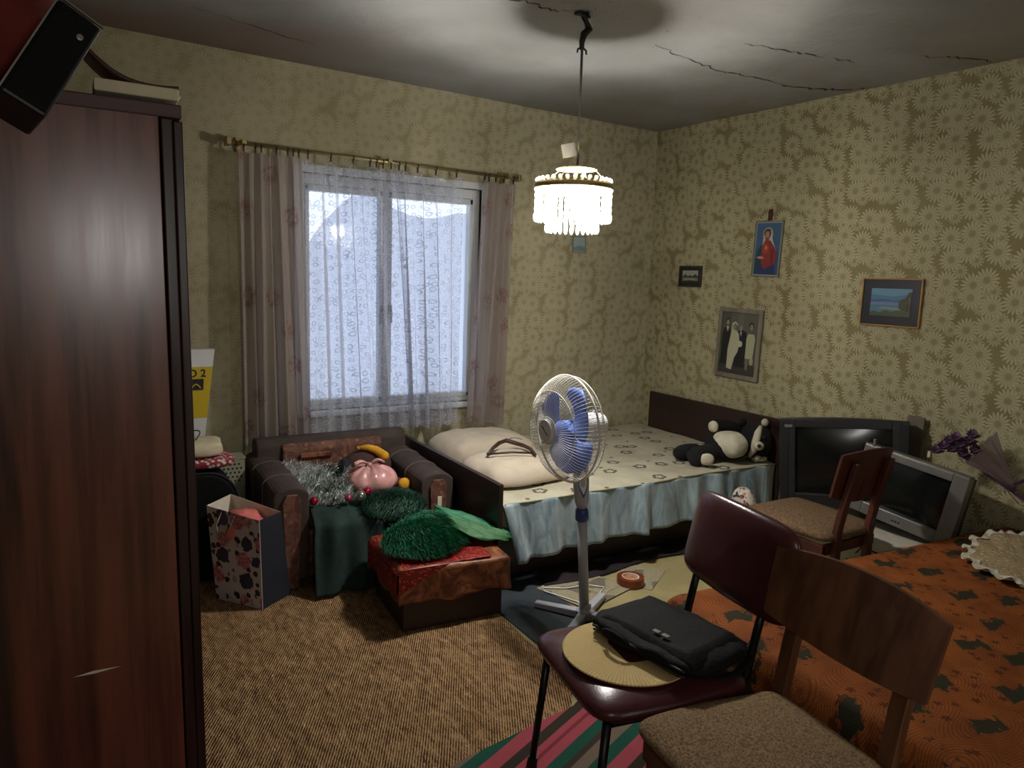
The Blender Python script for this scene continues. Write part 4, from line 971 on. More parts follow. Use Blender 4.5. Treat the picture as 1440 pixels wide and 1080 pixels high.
b = MB(); b.tube([(fx+.03, fy+.01, .02), (2.18, 2.70, .014), (2.24, 2.74, .014), (2.18, 2.80, .014), (2.05, 2.82, .014), (1.95, 2.88, .013), (1.94, 2.84, .013), (2.02, 2.66, .013), (1.99, 2.60, .013)], .0035, 6); b.build('power_cord', 'white', fn_, smooth=True)

# ------------------------------------------------ chandelier
cx, cy = 1.896, 2.68
zc = ceil_z(1.91, 2.68)
ch = thing('chandelier', 'lit crystal chandelier hanging on a thin rod from the ceiling', 'chandelier', (cx, cy, zc))
b = MB(); b.tube([(1.915, cy, zc-.0), (1.905, cy, zc-.012), (1.925, cy, zc-.035), (1.94, cy, zc-.06), (1.915, cy, zc-.085), (1.905, cy, zc-.12), (1.908, cy, zc-.15)], [.022, .012, .011, .017, .016, .012, .010], 10); b.blob((1.885, cy, zc-.010), (.022, .018, .009), wob=.5, ws=50); b.blob((1.925, cy, zc-.012), (.018, .016, .008), wob=.5, ws=60)
b.build('taped_hook', 'black', ch, smooth=True)
for s in (-1, 1): 
    b = MB(); b.tube([(1.908+s*.003, cy, zc-.14), (1.908+s*.022, cy, zc-.150), (1.908+s*.024, cy, zc-.165)], .004, 6); b.build('wire_end', 'black', ch)
b = MB(); b.cyl((1.908, cy, zc-.14), (1.912, cy, 2.03), .006, n=10); b.build('rod', 'steel', ch, smooth=True)
CT = Matrix.Translation((1.855, cy-.01, 2.105)) @ Matrix.Rotation(R(-14), 4, 'Y')
b = MB(CT); b.lathe([(.0, -.028), (.030, -.028), (.030, .028), (.027, .028), (.027, -.025)], 24); b.build('ceiling_cup', 'white', ch, bevel=.001)
b = MB(); b.lathe([(0, 2.046), (.03, 2.047), (.085, 2.036), (.092, 2.030), (.088, 2.030), (0, 2.040)], 36, (1.908, cy, 0)); b.build('top_disc', 'brass', ch, smooth=True)
for k in range(4):
    t = 2*pi*k/4+.5; b = MB(); b.tube([(1.908+.085*cos(t), cy+.085*sin(t), 2.032), (cx+.158*cos(t), cy+.158*sin(t), 1.968)], .0025, 6); b.build('stay', 'brass', ch)
RR = .170
b = MB(); b.lathe([(RR-.004, 1.945), (RR+.004, 1.945), (RR+.006, 1.952), (RR-.006, 1.975), (RR-.012, 1.975), (RR-.004, 1.950), (RR-.004, 1.945)], 60, (cx, cy, 0)); b.build('brass_ring', 'brass', ch, smooth=True)
b = MB(); b.tube([(cx+.112*cos(2*pi*i/48), cy+.112*sin(2*pi*i/48), 1.93) for i in range(48)], .003, 6, closed=True); b.build('inner_ring', 'brass', ch, smooth=True)
b = MB(); b.tube([(cx-.112, cy, 1.93), (cx+.112, cy, 1.93)], .003, 6); b.tube([(cx, cy-.112, 1.93), (cx, cy+.112, 1.93)], .003, 6)
b.tube([(cx-.168, cy, 1.955), (cx-.112, cy, 1.93)], .0025, 6); b.tube([(cx+.168, cy, 1.955), (cx+.112, cy, 1.93)], .0025, 6); b.tube([(1.912, cy, 2.04), (cx, cy, 1.93)], .006, 8); b.build('inner_frame', 'brass', ch)
b = MB(); b.cyl((cx, cy, 1.962), (cx, cy, 1.925), .016, n=14); b.build('lamp_holder', 'white', ch)
b = MB(); b.lathe([(0, 1.858), (.016, 1.862), (.026, 1.875), (.029, 1.892), (.026, 1.905), (.015, 1.918), (.013, 1.927)], 20, (cx, cy, 0)); b.build('bulb', 'bulb', ch, smooth=True)
for l in (bpy.data.objects['bulb_light'],): l.location = (cx, cy, 1.895); l.data.shadow_soft_size = .05
# strands
bead = None
def strand(name, x, y, z, n, first):
    if first is None:
        b = MB(); b.blob((x, y, z), (.009, .009, .009), nu=8, nv=6); zz = z-.012
        for i in range(n): b.blob((x, y, zz-.014), (.0074, .006, .0155), nu=6, nv=6); zz -= .029
        b.blob((x, y, zz-.019), (.0098, .008, .021), nu=8, nv=8); return b.build(name, 'crystal', ch)
    c = first[0].copy(); COL.objects.link(c); c.parent = ch; return c
def ringof(n, r, z, nb, name):
    f = None; x0, y0_ = cx+r, cy
    for k in range(n):
        t = 2*pi*k/n
        if f is None: f = strand(name, x0, y0_, z, nb, None)
        else:
            c = f.copy(); COL.objects.link(c); c.parent = ch; c.location = (cx+r*cos(t)-x0, cy+r*sin(t)-y0_, 0)
ringof(38, RR-.006, 1.942, 3, 'crystal_strand')
ringof(26, .112, 1.925, 4, 'crystal_strand')
f = None
for k in range(32):
    t = 2*pi*k/32
    if f is None: b = MB(); b.blob((cx+RR-.008, cy, 1.982), (.008, .008, .008), nu=10, nv=6); f = b.build('rim_bead', 'crystal', ch, smooth=True)
    else: c = f.copy(); COL.objects.link(c); c.parent = ch; c.location = ((RR-.008)*(cos(t)-1), (RR-.008)*sin(t), 0)

# ------------------------------------------------ chairs
def cush(b, w, d, h, c, eo=.32, ev=.55, wtop=1., nu=56, nv=14, dome=0.):
    def pw(x, e): return (abs(x)**e)*(1 if x >= 0 else -1)
    def fn(u, v):
        a = 2*pi*u; q = pi*(v-.5); cr = abs(cos(q))**ev
        x = w/2*pw(cos(a), eo)*cr; y = d/2*pw(sin(a), eo)*cr; z = h/2*pw(sin(q), .8)
        if y < 0: x *= wtop
        if z > 0: z += dome*(1-cr)
        return (c[0]+x, c[1]+y, c[2]+z)
    b.grid(fn, nu, nv, True); return b
def wood_chair(name, lab, loc, rz, wd, cloth, H=.80, bw=.49, seatz=.455, zb=.63, sw=.43, sd=.46, post=.165, lab_grp=None):
    t = thing(name, lab, 'chair', loc, rz, lab_grp)
    b = MB(); cush(b, sw, sd, .065, (0, 0, seatz-.030), .22, .45, .92, dome=.012); b.build('seat', cloth, t, smooth=True, local=True)
    b = MB(); f = .16; b.box(-sw/2+.03, sw/2-.03, sd/2-.045, sd/2-.025, seatz-.115, seatz-.065); b.box(-sw/2+.03, sw/2-.03, -sd/2+.02, -sd/2+.04, seatz-.115, seatz-.065)
    b.box(-sw/2+.025, -sw/2+.045, -sd/2+.02, sd/2-.025, seatz-.115, seatz-.065); b.box(sw/2-.045, sw/2-.025, -sd/2+.02, sd/2-.025, seatz-.115, seatz-.065); b.build('apron', wd, t, bevel=.003, local=True)
    for s in (-1, 1):
        b = MB(); x = s*(sw/2-.045); b.tube([(x, sd/2-.05, seatz-.065), (x*1.05, sd/2-.035, 0)], [.024, .015], 4); b.build('leg', wd, t, bevel=.003, local=True)
    for s in (-1, 1):
        x = s*post
        P = [(0-.0, -sd/2+.005-.03*((.25-z)/.25 if z < .25 else 0) - .075*max(0, (z-seatz)/(H-seatz))**1.2, z) for z in (0.0, .12, .25, seatz, .58, H-.035)]
        b = MB(); vs = []; 
        for (q, y, z) in P:
            wv = .021 if z > .2 else .016
            vs += [(x-wv, y-.014, z), (x+wv, y-.014, z), (x+wv, y+.014, z), (x-wv, y+.014, z)]
        n = len(P); fs = [(i*4+k, i*4+(k+1) % 4, i*4+4+(k+1) % 4, i*4+4+k) for i in range(n-1) for k in range(4)] + [(3, 2, 1, 0), ((n-1)*4, (n-1)*4+1, (n-1)*4+2, (n-1)*4+3)]
        b.add(vs, fs); b.build('back_post', wd, t, bevel=.003, local=True)
    def brd(u, v, off):
        s = 2*u-1; x = s*bw/2*(1.0-.04*(1-v)); zt = H+.022*(1-s*s); z0 = zb-.012*(1-s*s)+.02*s*s
        z = z0+(zt-z0)*v; yb = -sd/2+.005-.075*max(0, (z-seatz)/(H-seatz))**1.2
        return (x, yb+.019+off-.028*(1-s*s)+.028*(1-(post*2/bw)**2), z)
    b = MB(); n = 28; m = 8
    vs = [brd(i/n, j/m, o_) for o_ in (0, .012) for j in range(m+1) for i in range(n+1)]; W = n+1; K = W*(m+1)
    fs = [(j*W+i, (j+1)*W+i, (j+1)*W+i+1, j*W+i+1) for j in range(m) for i in range(n)] + [(K+j*W+i, K+j*W+i+1, K+(j+1)*W+i+1, K+(j+1)*W+i) for j in range(m) for i in range(n)]
    per = [i for i in range(W)] + [j*W+n for j in range(1, m+1)] + [m*W+i for i in range(n-1, -1, -1)] + [j*W for j in range(m-1, 0, -1)]
    fs += [(per[i], per[(i+1) % len(per)], K+per[(i+1) % len(per)], K+per[i]) for i in range(len(per))]
    b.add(vs, fs); bk = b.build('backrest', wd, t, smooth=False, local=True)
    return t
near = wood_chair('wooden_chair', 'plywood-backed wooden chair with brown cloth seat, nearest the camera', (1.36, 1.045, .017), R(83.5), 'redwood', 'seatcloth', H=.822, bw=.505, zb=.625, seatz=.455)
far = wood_chair('wooden_chair', 'dark red wooden chair with brown seat in front of the televisions', (3.06, 2.20, .001), R(0), 'darkred', 'seatcloth2', H=.825, bw=.38, zb=.60, post=.12, sw=.44, sd=.50)

rc = thing('vinyl_chair', 'burgundy vinyl chair with black metal legs holding the laptop bag', 'chair', (1.365, 1.50, .0165), R(80))
b = MB(); cush(b, .475, .50, .072, (0, 0, .432), .30, .5, .95, dome=.016); b.build('seat', 'vinyl', rc, smooth=True, local=True)
b = MB(); 
BT = Matrix.Translation((0, -.325, .735)) @ Matrix.Rotation(R(9), 4, 'X')
b2 = MB(BT)
def bp(u, v):
    def pw(x, e): return (abs(x)**e)*(1 if x >= 0 else -1)
    a = 2*pi*u; q = pi*(v-.5); cr = abs(cos(q))**.42
    x = .245*pw(cos(a), .3)*cr; z = .138*pw(sin(a), .3)*cr; y = .030*pw(sin(q), .9)
    x *= 1-.06*(z/.14); s = x/.245; y -= .025*(1-s*s)-.012; z += .012*(1-s*s)*(z > 0)
    return (x, -y, z)
b2.grid(bp, 64, 16, True); b2.build('backrest', 'vinyl', rc, smooth=True, local=True)
for s in (-1, 1):
    b = MB(); b.tube([(s*.19, .20, .40), (s*.205, .235, .02)], [.0125, .011], 12); l = b.build('leg', 'blackmetal', rc, smooth=True, local=True)
    b = MB(); b.tube([(s*.2035, .232, .045), (s*.205, .236, .0)], [.015, .018], 12); b.build('rubber_foot', 'black', l, local=True)
    b = MB(); b.tube([(s*.19, -.21, .40), (s*.205, -.25, .02)], [.0125, .011], 12); l = b.build('leg', 'blackmetal', rc, smooth=True, local=True)
    b = MB(); b.tube([(s*.2035, -.248, .045), (s*.205, -.252, .0)], [.015, .018], 12); b.build('rubber_foot', 'black', l, local=True)
    b = MB(); b.tube([(s*.155, -.14, .392), (s*.155, -.235, .395), (s*.155, -.265, .43), (s*.155, -.29, .56), (s*.155, -.312, .66)], .0125, 12, flat_=1.); b.build('back_post', 'blackmetal', rc, smooth=True, local=True)
b = MB()
for y in (-.2, .19): b.tube([(-.19, y, .393), (.19, y, .393)], .009, 10)
for x in (-.19, .19): b.tube([(x, -.2, .393), (x, .19, .393)], .009, 10)
b.build('seat_frame', 'blackmetal', rc, smooth=True, local=True)

# placemat and laptop bag on the red chair
SZ = .488
pm = MB(); pc = (1.325, 1.505)
pm.lathe([(0, .0), (.185, .0), (.187, .002), (.185, .0045), (0, .005)], 64, (pc[0], pc[1], SZ+.0025)); o = pm.build('placemat', 'straw', smooth=False); origin(o, (pc[0], pc[1], SZ+.0025)); tag(o, 'round straw placemat on the burgundy chair seat', 'placemat')
b = MB()
bg = thing('laptop_bag', 'flat black laptop bag lying on the straw placemat', 'bag', (1.44, 1.45, SZ+.008))
bc = Vector((1.452, 1.475)); ax = Vector((-.16, 1.0)).normalized(); ay = Vector((-ax.y, ax.x))   # ax: long axis (y), ay: towards -x
def bagf(u, v, k=1., h=.058, grow=0):
    def pw(x, e): return (abs(x)**e)*(1 if x >= 0 else -1)
    a = 2*pi*u; q = pi*(v-.5); cr = abs(cos(q))**.5
    l = (.21+grow)*pw(cos(a), .45)*cr; w = (.145+grow)*pw(sin(a), .45)*cr
    p = bc + ax*l + ay*w
    z = SZ+.009+h*.5+h*.5*pw(sin(q), .7)
    kk = 1+.0
    z += (.010*nz(p.x*11, p.y*11, 2) + .006*nz(p.x*30, p.y*30, 5))*(1 if sin(q) > 0 else 0)
    p += ax*.006*nz(p.x*20, p.y*20, z*20) + ay*.008*nz(p.x*20, p.y*20, z*30+4)
    return (p.x, p.y, z)
b.grid(bagf, 72, 24, True); b.build('body', 'blackcloth', bg, smooth=True)
def flap(u, v):
    l = (u-.5)*.37; w = -.125+.25*v; p = bc+ax*l+ay*w; e = max(abs(u-.5)*2, abs(v-.5)*2)
    return (p.x, p.y, SZ+.075+.008*nz(p.x*9, p.y*9, 3)-.028*max(0, e-.8)/.2*1.0)
b = MB(); b.grid(flap, 30, 24); b.build('front_flap', 'blackcloth', bg, smooth=True, solid=.004)
lp = Vector((1.378, 1.425))
for k in range(2):
    q = lp+ax*(.016*(1-2*k)); b = MB(); 
    b.add([(q.x+ax.x*i*.0105+ay.x*j*.0075, q.y+ax.y*i*.0105+ay.y*j*.0075, SZ+.0835+.001*z) for z in (0, 1) for i, j in ((-1, -1), (1, -1), (1, 1), (-1, 1))], [(3, 2, 1, 0), (4, 5, 6, 7), (0, 1, 5, 4), (1, 2, 6, 5), (2, 3, 7, 6), (3, 0, 4, 7)])
    b.build('label_patch', 'silver', bg)
b = MB()
for i in range(2): b.tube([tuple((bc+ax*(l)+ay*(.140+.006*sin(l*30+i)))) + (SZ+.030+.014*i+.004*sin(l*22),) for l in [(-.17+.34*k/20) for k in range(21)]], .0035, 6)
b.build('zip', 'black', bg, smooth=True)
b = MB(); b.tube([tuple(bc+ax*l+ay*w)+(SZ+h,) for l, w, h in ((.12, .146, .05), (.10, .158, .062), (.07, .160, .066), (.04, .156, .058), (.02, .148, .045))], .007, 8, flat_=.5); b.build('carry_handle', 'blackcloth', bg, smooth=True)
b = MB(); b.tube([tuple(bc+ax*l+ay*w)+(SZ+h,) for l, w, h in ((-.19, .10, .03), (-.215, .05, .018), (-.222, -.02, .014), (-.215, -.09, .016), (-.19, -.13, .03))], .011, 8, flat_=.35); b.build('shoulder_strap', 'blackcloth', bg, smooth=True)

# ------------------------------------------------ divan under the orange throw, crocheted cloth
dv = thing('divan', 'low divan hidden under the orange throw at the right', 'divan', (2.8, .85, 0))
b = MB(); b.box(1.84, 3.74, .10, 1.56, .08, .25); b.build('base', 'boxbrown', dv, bevel=.004)
b = MB(); b.prism([(1.80, .06), (3.76, .06), (3.76, 1.59), (1.80, 1.72)], lambda x, y: (x, y, .252), lambda x, y: (x, y, .432)); b.build('mattress', 'cream', dv, bevel=.03)
for x in (1.88, 3.66):
    for y in (.14, 1.48): b = MB(); b.box(x, x+.05, y, y+.05, 0, .08); b.build('leg', 'boxbrown', dv)
yfar = lambda x: 1.785-.075*(x-1.77)
def throw(u, v):
    HL, TW = .34, 2.015           # hanging left width, top width
    s = u*(HL+TW); yf = 1.76; t = v*(1.74+.16)
    if s < HL: k = (HL-s)/HL; x = 1.772-.028*min(1, k*6)**.5-.035*k + .012*k*sin(t*15); z0 = .452-.37*k
    else: k = 0; x = 1.772+(s-HL)*.9975; z0 = .452
    if k == 0 and x < 1.80: z0 -= (1.80-x)*.5*.4
    tt = t
    if t < 1.74: y = .04+t*(yfar(x)-.04)/1.74; 
    else: q = (t-1.74)/.16; y = yfar(x)+.018*min(1, q*4)**.5+.01*q*sin(x*19); z0 -= .15*q
    z = z0+.006*nz(x*2.5, y*2.5, 1)+.003*nz(x*9, y*7, 3)
    x += .006*nz(z*5, y*6, 2)*(1 if k > .1 else 0)
    return (min(x, 3.782), y, z)
b = MB(); b.grid(throw, 150, 120); o = b.build('orange_throw', 'throw', smooth=True, solid=.004); origin(o, (2.8, .85, .45)); tag(o, 'orange throw with dark leaf pattern spread over the divan', 'throw')
b = MB()
def doily(u, v):
    a = 2*pi*u; r = v
    rx = .37*(1+.05*sin(a*17)+.05*nz(cos(a)*2, sin(a)*2, 3)); ry = .25*(1+.05*sin(a*17)+.05*nz(cos(a)*2, sin(a)*2, 7))
    x = 3.36+r*(rx*cos(a)); y = 1.33+r*ry*sin(a)+ .18*r*cos(a)*.3
    z = .466+.010*abs(sin(a*6+r*5))*r*.8+.016*max(0, nz(x*7, y*7, 2))+.006
    return (x, y, z)
b.grid(doily, 170, 24, True); o = b.build('crocheted_cloth', 'crochet', smooth=True, solid=.003); origin(o, (3.36, 1.33, .466)); tag(o, 'crumpled cream crocheted cloth lying on the orange throw', 'cloth')
b = MB(); b.grid(lambda u, v: (doily(u, .90+.12*v)[0], doily(u, .90+.12*v)[1], doily(u, .95)[2]+.004+.006*sin(u*2*pi*34)*v), 340, 3, True); hem = b.build('white_edging', 'paper', None, smooth=True); hem.parent = o; hem.data.transform(Matrix.Translation((-3.36, -1.33, -.466)))

# ------------------------------------------------ televisions on a cloth-covered bench
bn = thing('television_bench', 'low bench under the two televisions', 'bench', (3.53, 2.3, 0))
b = MB(); b.box(3.31, 3.765, 1.80, 2.64, .29, .325); b.build('top', 'boxbrown', bn, bevel=.003)
for x in (3.33, 3.70):
    for y in (1.83, 2.57): b = MB(); b.box(x, x+.045, y, y+.045, 0, .29); b.build('leg', 'boxbrown', bn)
def bcl(u, v):
    y = 1.775+.88*u; s = v*.72
    if s < .30: x = 3.292-.03*(1-s/.30)+.012*sin(y*24)*(1-s/.3); z = .335-.30+s
    else: x = 3.292+(s-.30)*1.1; z = .335+.003*nz(x*9, y*9, 0)
    return (min(x, 3.77), y, z)
b = MB(); b.grid(bcl, 60, 30); o = b.build('bench_cloth', 'sheet_white', smooth=True, solid=.003); origin(o, (3.5, 2.3, .335)); tag(o, 'white cloth hanging over the bench below the silver television', 'cloth')
def tvT(c, yaw, pit, rol):
    cy_, sy_ = cos(yaw), sin(yaw); n = Vector((-cy_, -sy_, 0)); rt = Vector((sy_, -cy_, 0)); up = Vector((0, 0, 1))
    n2 = cos(pit)*n+sin(pit)*up; up2 = cos(pit)*up-sin(pit)*n; rt2 = cos(rol)*rt-sin(rol)*up2; up3 = cos(rol)*up2+sin(rol)*rt
    return Matrix(((rt2.x, -n2.x, up3.x, c[0]), (rt2.y, -n2.y, up3.y, c[1]), (rt2.z, -n2.z, up3.z, c[2]), (0, 0, 0, 1)))
def crt(lab, T, W, H, mat, matback, sx0, sx1, sz0, sz1, shell, depth, bulge=0., rear=(.4, .55), roff=0):
    t = thing('television', lab, 'television', T=T)
    # bezel: frame of four bars around the opening, tapering shell behind
    b = MB(); d = shell
    def bar(x0, x1, z0, z1): b.box(x0, x1, 0, d, z0, z1)
    bar(-W/2, sx0, -H/2, H/2); bar(sx1, W/2, -H/2, H/2); bar(sx0, sx1, sz1, H/2); bar(sx0, sx1, -H/2, sz0); 
    if bulge: b.prism([(-W/2, H/2)] + [(-W/2+W*i/16, H/2+bulge*sin(pi*i/16)) for i in range(17)] + [(W/2, H/2)], lambda x, z: (x, 0.004, z-.001), lambda x, z: (x, d, z-.001))
    b.build('bezel', mat, t, bevel=.004, local=True)
    b = MB(); n = 18
    def sc_(u, v): x = sx0-.002+(sx1-sx0+.004)*u; z = sz0-.002+(sz1-sz0+.004)*v; return (x, .022-.012*(1-(2*u-1)**2)*(1-(2*v-1)**2), z)
    b.grid(sc_, n, n); b.build('screen', 'screen', t, smooth=True, local=True)
    b = MB(); rw, rh = W/2*rear[0], H/2*rear[1]
    lv = [(W/2-.004, H/2-.004, d), (W/2-.012, H/2-.012, d+(depth-d)*.2), (rw, rh, d+(depth-d)*.85), (rw*.95, rh*.95, depth)]
    vs = []
    for (a, c, y) in lv:
        o_ = roff*(y-d)/(depth-d); vs += [(-a+o_, y, -c), (a+o_, y, -c), (a+o_, y, c), (-a+o_, y, c)]
    fs = [(0, 1, 2, 3), (15, 14, 13, 12)] + [(i*4+k, i*4+4+k, i*4+4+(k+1) % 4, i*4+(k+1) % 4) for i in range(3) for k in range(4)]
    b.add(vs, fs); b.build('rear_shell', matback, t, bevel=.004, local=True)
    return t
M['tvback'] = flat('dark_grey_tv_shell', (64, 60, 52), .6, var=.08)
M['tvblack'] = flat('black_tv_plastic', (34, 35, 36), .4, var=.1)
tb = crt('large black television leaning by the bed corner', tvT((3.469, 2.318, .629), R(34.5), R(4.7), R(-4.7)), .63, .47, 'tvblack', 'tvblack', -.235, .235, -.17, .19, .07, .26, .012)
for x in (-.31, .27):
    b = MB(); b.box(x, x+.04, -.004, 0, -.22, .22); b.build('speaker_strip', 'black', tb, local=True)
b = MB(); b.box(-.29, -.25, -.006, -.004, .19, .205); b.build('front_mark', 'silver', tb, local=True)
ts = crt('silver television tilted between the chair and the divan', tvT((3.45, 1.957, .568), R(7.1), R(4.1), R(8.0)), .50, .35, 'silver', 'tvback', -.185, .180, -.115, .135, .06, .27, 0, (.45, .6), .05)
b = MB(); b.box(-.25, .25, .0, .06, .1752, .180); b.build('top_edge', 'silver', ts, bevel=.003, local=True)
for i, x in enumerate((-.02, -.005, .012)):
    b = MB(); b.lathe([(0, 0), (.005, 0)], 12, T=Matrix.Translation((x, -.0008, -.150)) @ Matrix.Rotation(pi/2, 4, 'X')); b.build('button', 'black', ts, local=True)
b = MB(); b.box(-.020, .012, -.0012, 0, -.1535, -.1525); b.build('button_line', 'black', ts, local=True)
# small grey clip standing on the TV corner
b = MB(); b.box(3.44, 3.452, 2.13, 2.142, .768, .806); o = b.build('adapter', 'silver', bevel=.002); origin(o, (3.446, 2.136, .768)); tag(o, 'small grey plug standing on the silver television corner', 'adapter')
# cables
for k, pts in enumerate(([(3.262, 2.06, .26), (3.255, 2.03, .30), (3.26, 1.99, .27), (3.25, 1.96, .20), (3.24, 1.94, .10), (3.24, 1.90, .01)], [(3.262, 1.98, .30), (3.25, 1.93, .30), (3.25, 1.86, .33), (3.26, 1.82, .30), (3.25, 1.80, .22), (3.24, 1.80, .02)], [(3.26, 2.10, .22), (3.245, 2.12, .12), (3.23, 2.06, .05), (3.23, 1.96, .02)])):
    b = MB(); b.tube(pts, .004, 6); o = b.build('cable', 'black', smooth=True); origin(o, pts[-1]); tag(o, ['black cable looping down the white bench cloth, leftmost', 'black cable arching over the white bench cloth, rightmost', 'black cable trailing lowest along the white bench cloth'][k], 'cable', 'cables below the silver television')
b = MB(); b.tube([(3.235+.02*cos(t*1.0), 1.855+.045*cos(t), .330-.02+.022*sin(t)) for t in [2*pi*k/16*3 for k in range(16)]], .004, 6); o = b.build('cable', 'black', smooth=True); origin(o, (3.235, 1.855, .30)); tag(o, 'tangled black cable bundle beside the orange throw', 'cable', 'cables below the silver television')
b = MB(); b.blob((3.18, 2.70, .22), (.062, .075, .215), .75, wob=.18, ws=14); o = b.build('plastic_bag', 'floralbag', smooth=True); origin(o, (3.18, 2.70, .0)); tag(o, 'upright flower printed bag between the bed and the large television', 'bag')
b = MB(); b.box(3.752, 3.764, 2.07, 2.16, .345, .905); o = b.build('board', 'cream', bevel=.002); o.data.materials[0] = flat('mauve_grey_board', (104, 96, 84), .8); origin(o, (3.758, 2.05, .345)); tag(o, 'grey board standing against the wall behind the televisions', 'board')
# dried flowers in cellophane on the silver television
fl = thing('flower_bouquet', 'purple artificial flowers in cellophane lying on the silver television', 'flowers', (3.6, 1.78, .77))
fc = [(3.56, 1.885, .775), (3.57, 1.86, .80), (3.58, 1.84, .83), (3.60, 1.80, .80), (3.58, 1.81, .85), (3.62, 1.76, .87), (3.63, 1.78, .83), (3.59, 1.83, .79), (3.60, 1.78, .775), (3.58, 1.79, .82), (3.62, 1.74, .80), (3.60, 1.76, .845)]
for i, c in enumerate(fc):
    b = MB()
    for k in range(15):
        a = k*2.4; e = .2+1.1*(k/15); d = Vector((cos(a)*sin(e), sin(a)*sin(e), cos(e))); s = Vector(c)+d*.008
        n = d.cross(Vector((0, 0, 1))).normalized(); L = .042-.012*(k % 3)
        b.add([tuple(s-n*.006), tuple(s+n*.006), tuple(s+d*L*.6+n*.015), tuple(s+d*L+n*.004+Vector((0, 0, -.006))), tuple(s+d*L*.9-n*.008+Vector((0, 0, .004))), tuple(s+d*L*.6-n*.015)], [(0, 1, 2, 5), (2, 3, 4, 5)])
    b.build('blossom', 'purple', fl, solid=.0012)
b = MB()
def wrapc(u, v):
    a = pi*2*u; p0 = Vector((3.62, 1.72, .74)); p1 = Vector((3.60, 1.66, .88)); ax_ = (p1-p0)
    r = (.014+.062*v)*(1+.3*sin(a*9)*v+.1*sin(a*4+1)*v); c = Vector((3.68, 1.59, .68)).lerp(Vector((3.61, 1.72, .835)), v); ah = Vector((-.4, .75, .55)).normalized(); e1 = ah.cross(Vector((0, 0, 1))).normalized(); e2 = e1.cross(ah)
    q = c+(e1*cos(a)+e2*sin(a))*r; q.x = min(q.x, 3.775); return tuple(q)
b.grid(wrapc, 72, 8, True); b.build('cellophane_wrap', 'cellophane', fl, smooth=False)
b = MB(); b.tube([(3.59, 1.80, .80), (3.66, 1.66, .70), (3.68, 1.58, .655)], .012, 8); b.build('stems', 'purple', fl, smooth=True)
for k in range(6):
    b = MB(); a = k*1.05; b.add([(3.66, 1.62, .67), (3.66+.05*cos(a), 1.62-.03-.05*abs(sin(a)), .66+.05*sin(a)), (3.665+.05*cos(a+.4), 1.59-.05*abs(sin(a)), .665+.06*sin(a+.4))], [(0, 1, 2)]); b.build('ribbon_end', 'purple', fl, solid=.002)
b = MB(); b.box(3.535, 3.545, 1.905, 1.917, .755, .785); b.build('tag_clip', 'cream', fl)

# ------------------------------------------------ pictures
def wallT(y, z, roll=0, x=3.789):
    return Matrix(((0, 1, 0, x), (-1, 0, 0, y), (0, 0, 1, z), (0, 0, 0, 1))) @ Matrix.Rotation(R(roll), 4, 'Y')
_mc = {}
def cmat(c):
    if c not in _mc:
        _mc[c] = NT('print_ink_%02x%02x%02x' % c).base(lin(c), .45)
    return _mc[c]
def picture(lab, T, w, h, fw, fmat, th, shapes, mat_inner=None, group=None, inner=None, cat='picture', name='framed_picture'):
    """frame bars, backing and a flat print; shapes in unit coordinates of the print"""
    t = thing(name, lab, cat, T=T, group=group)
    b = MB()
    b.box(-w/2, w/2, -th, -.001, h/2-fw, h/2); b.box(-w/2, w/2, -th, -.001, -h/2, -h/2+fw); b.box(-w/2, -w/2+fw, -th, -.001, -h/2+fw, h/2-fw); b.box(w/2-fw, w/2, -th, -.001, -h/2+fw, h/2-fw)
    b.build('frame', fmat, t, bevel=min(.003, fw*.3), local=True)
    b = MB(); b.box(-w/2+fw*.5, w/2-fw*.5, -th*.5, -.001, -h/2+fw*.5, h/2-fw*.5); b.build('mount', cmat(inner[0]) if inner else 'black', t, local=True)
    m = inner[1] if inner else 0
    iw, ih = w/2-fw-m, h/2-fw-m
    mats = []; b = MB(); y0 = -th*.5-.0004
    for i, (c, pts) in enumerate(shapes):
        mm = cmat(c)
        if mm not in mats: mats.append(mm)
        y = y0-.0003*(i+1)
        b.add([((2*px_-1)*iw, y, (2*pz-1)*ih) for px_, pz in pts], [tuple(range(len(pts)))], mats.index(mm))
    b.build('print', mats, t, local=True)
    return t
def el(cx_, cz, rx, rz, n=16): return [(cx_+rx*cos(2*pi*k/n), cz+rz*sin(2*pi*k/n)) for k in range(n)]
full = [(0, 0), (1, 0), (1, 1), (0, 1)]
mary = [((60, 92, 122), full), ((52, 80, 114), [(0, 0), (1, 0), (1, .45), (0, .5)]), ((168, 160, 120), el(.48, .78, .21, .135)), ((88, 104, 112), el(.48, .78, .18, .115)),
        ((186, 176, 160), [(.28, .42), (.30, .68), (.36, .84), (.48, .90), (.62, .84), (.70, .66), (.84, .50), (.90, .36), (.62, .40), (.40, .42)]),
        ((58, 36, 30), el(.47, .79, .135, .10)), ((168, 118, 96), el(.46, .765, .085, .078)), ((120, 76, 60), [(.40, .66), (.54, .66), (.56, .72), (.38, .72)]),
        ((36, 66, 60), [(.05, .28), (.16, .50), (.28, .60), (.34, .40), (.26, .0), (.05, .0)]), ((36, 52, 96), [(.16, .0), (.26, .36), (.80, .36), (.90, .0)]),
        ((132, 48, 42), [(.28, .34), (.30, .56), (.40, .67), (.62, .66), (.82, .52), (.92, .38), (.86, .20), (.62, .16), (.46, .10), (.32, .20)]), ((156, 62, 48), el(.45, .50, .13, .10)), ((214, 120, 70), el(.46, .52, .05, .04)),
        ((184, 132, 118), [(.08, .33), (.26, .36), (.40, .34), (.40, .31), (.24, .30)]), ((112, 32, 34), [(.66, .50), (.70, .20), (.78, .22), (.80, .50)])]
t = picture('tall devotional picture of a woman in red and blue on blue ground', wallT(3.196, 1.790, 1.5), .218, .352, .010, 'grey_frame', .012, mary, cat='picture', inner=((176, 180, 166), .004))
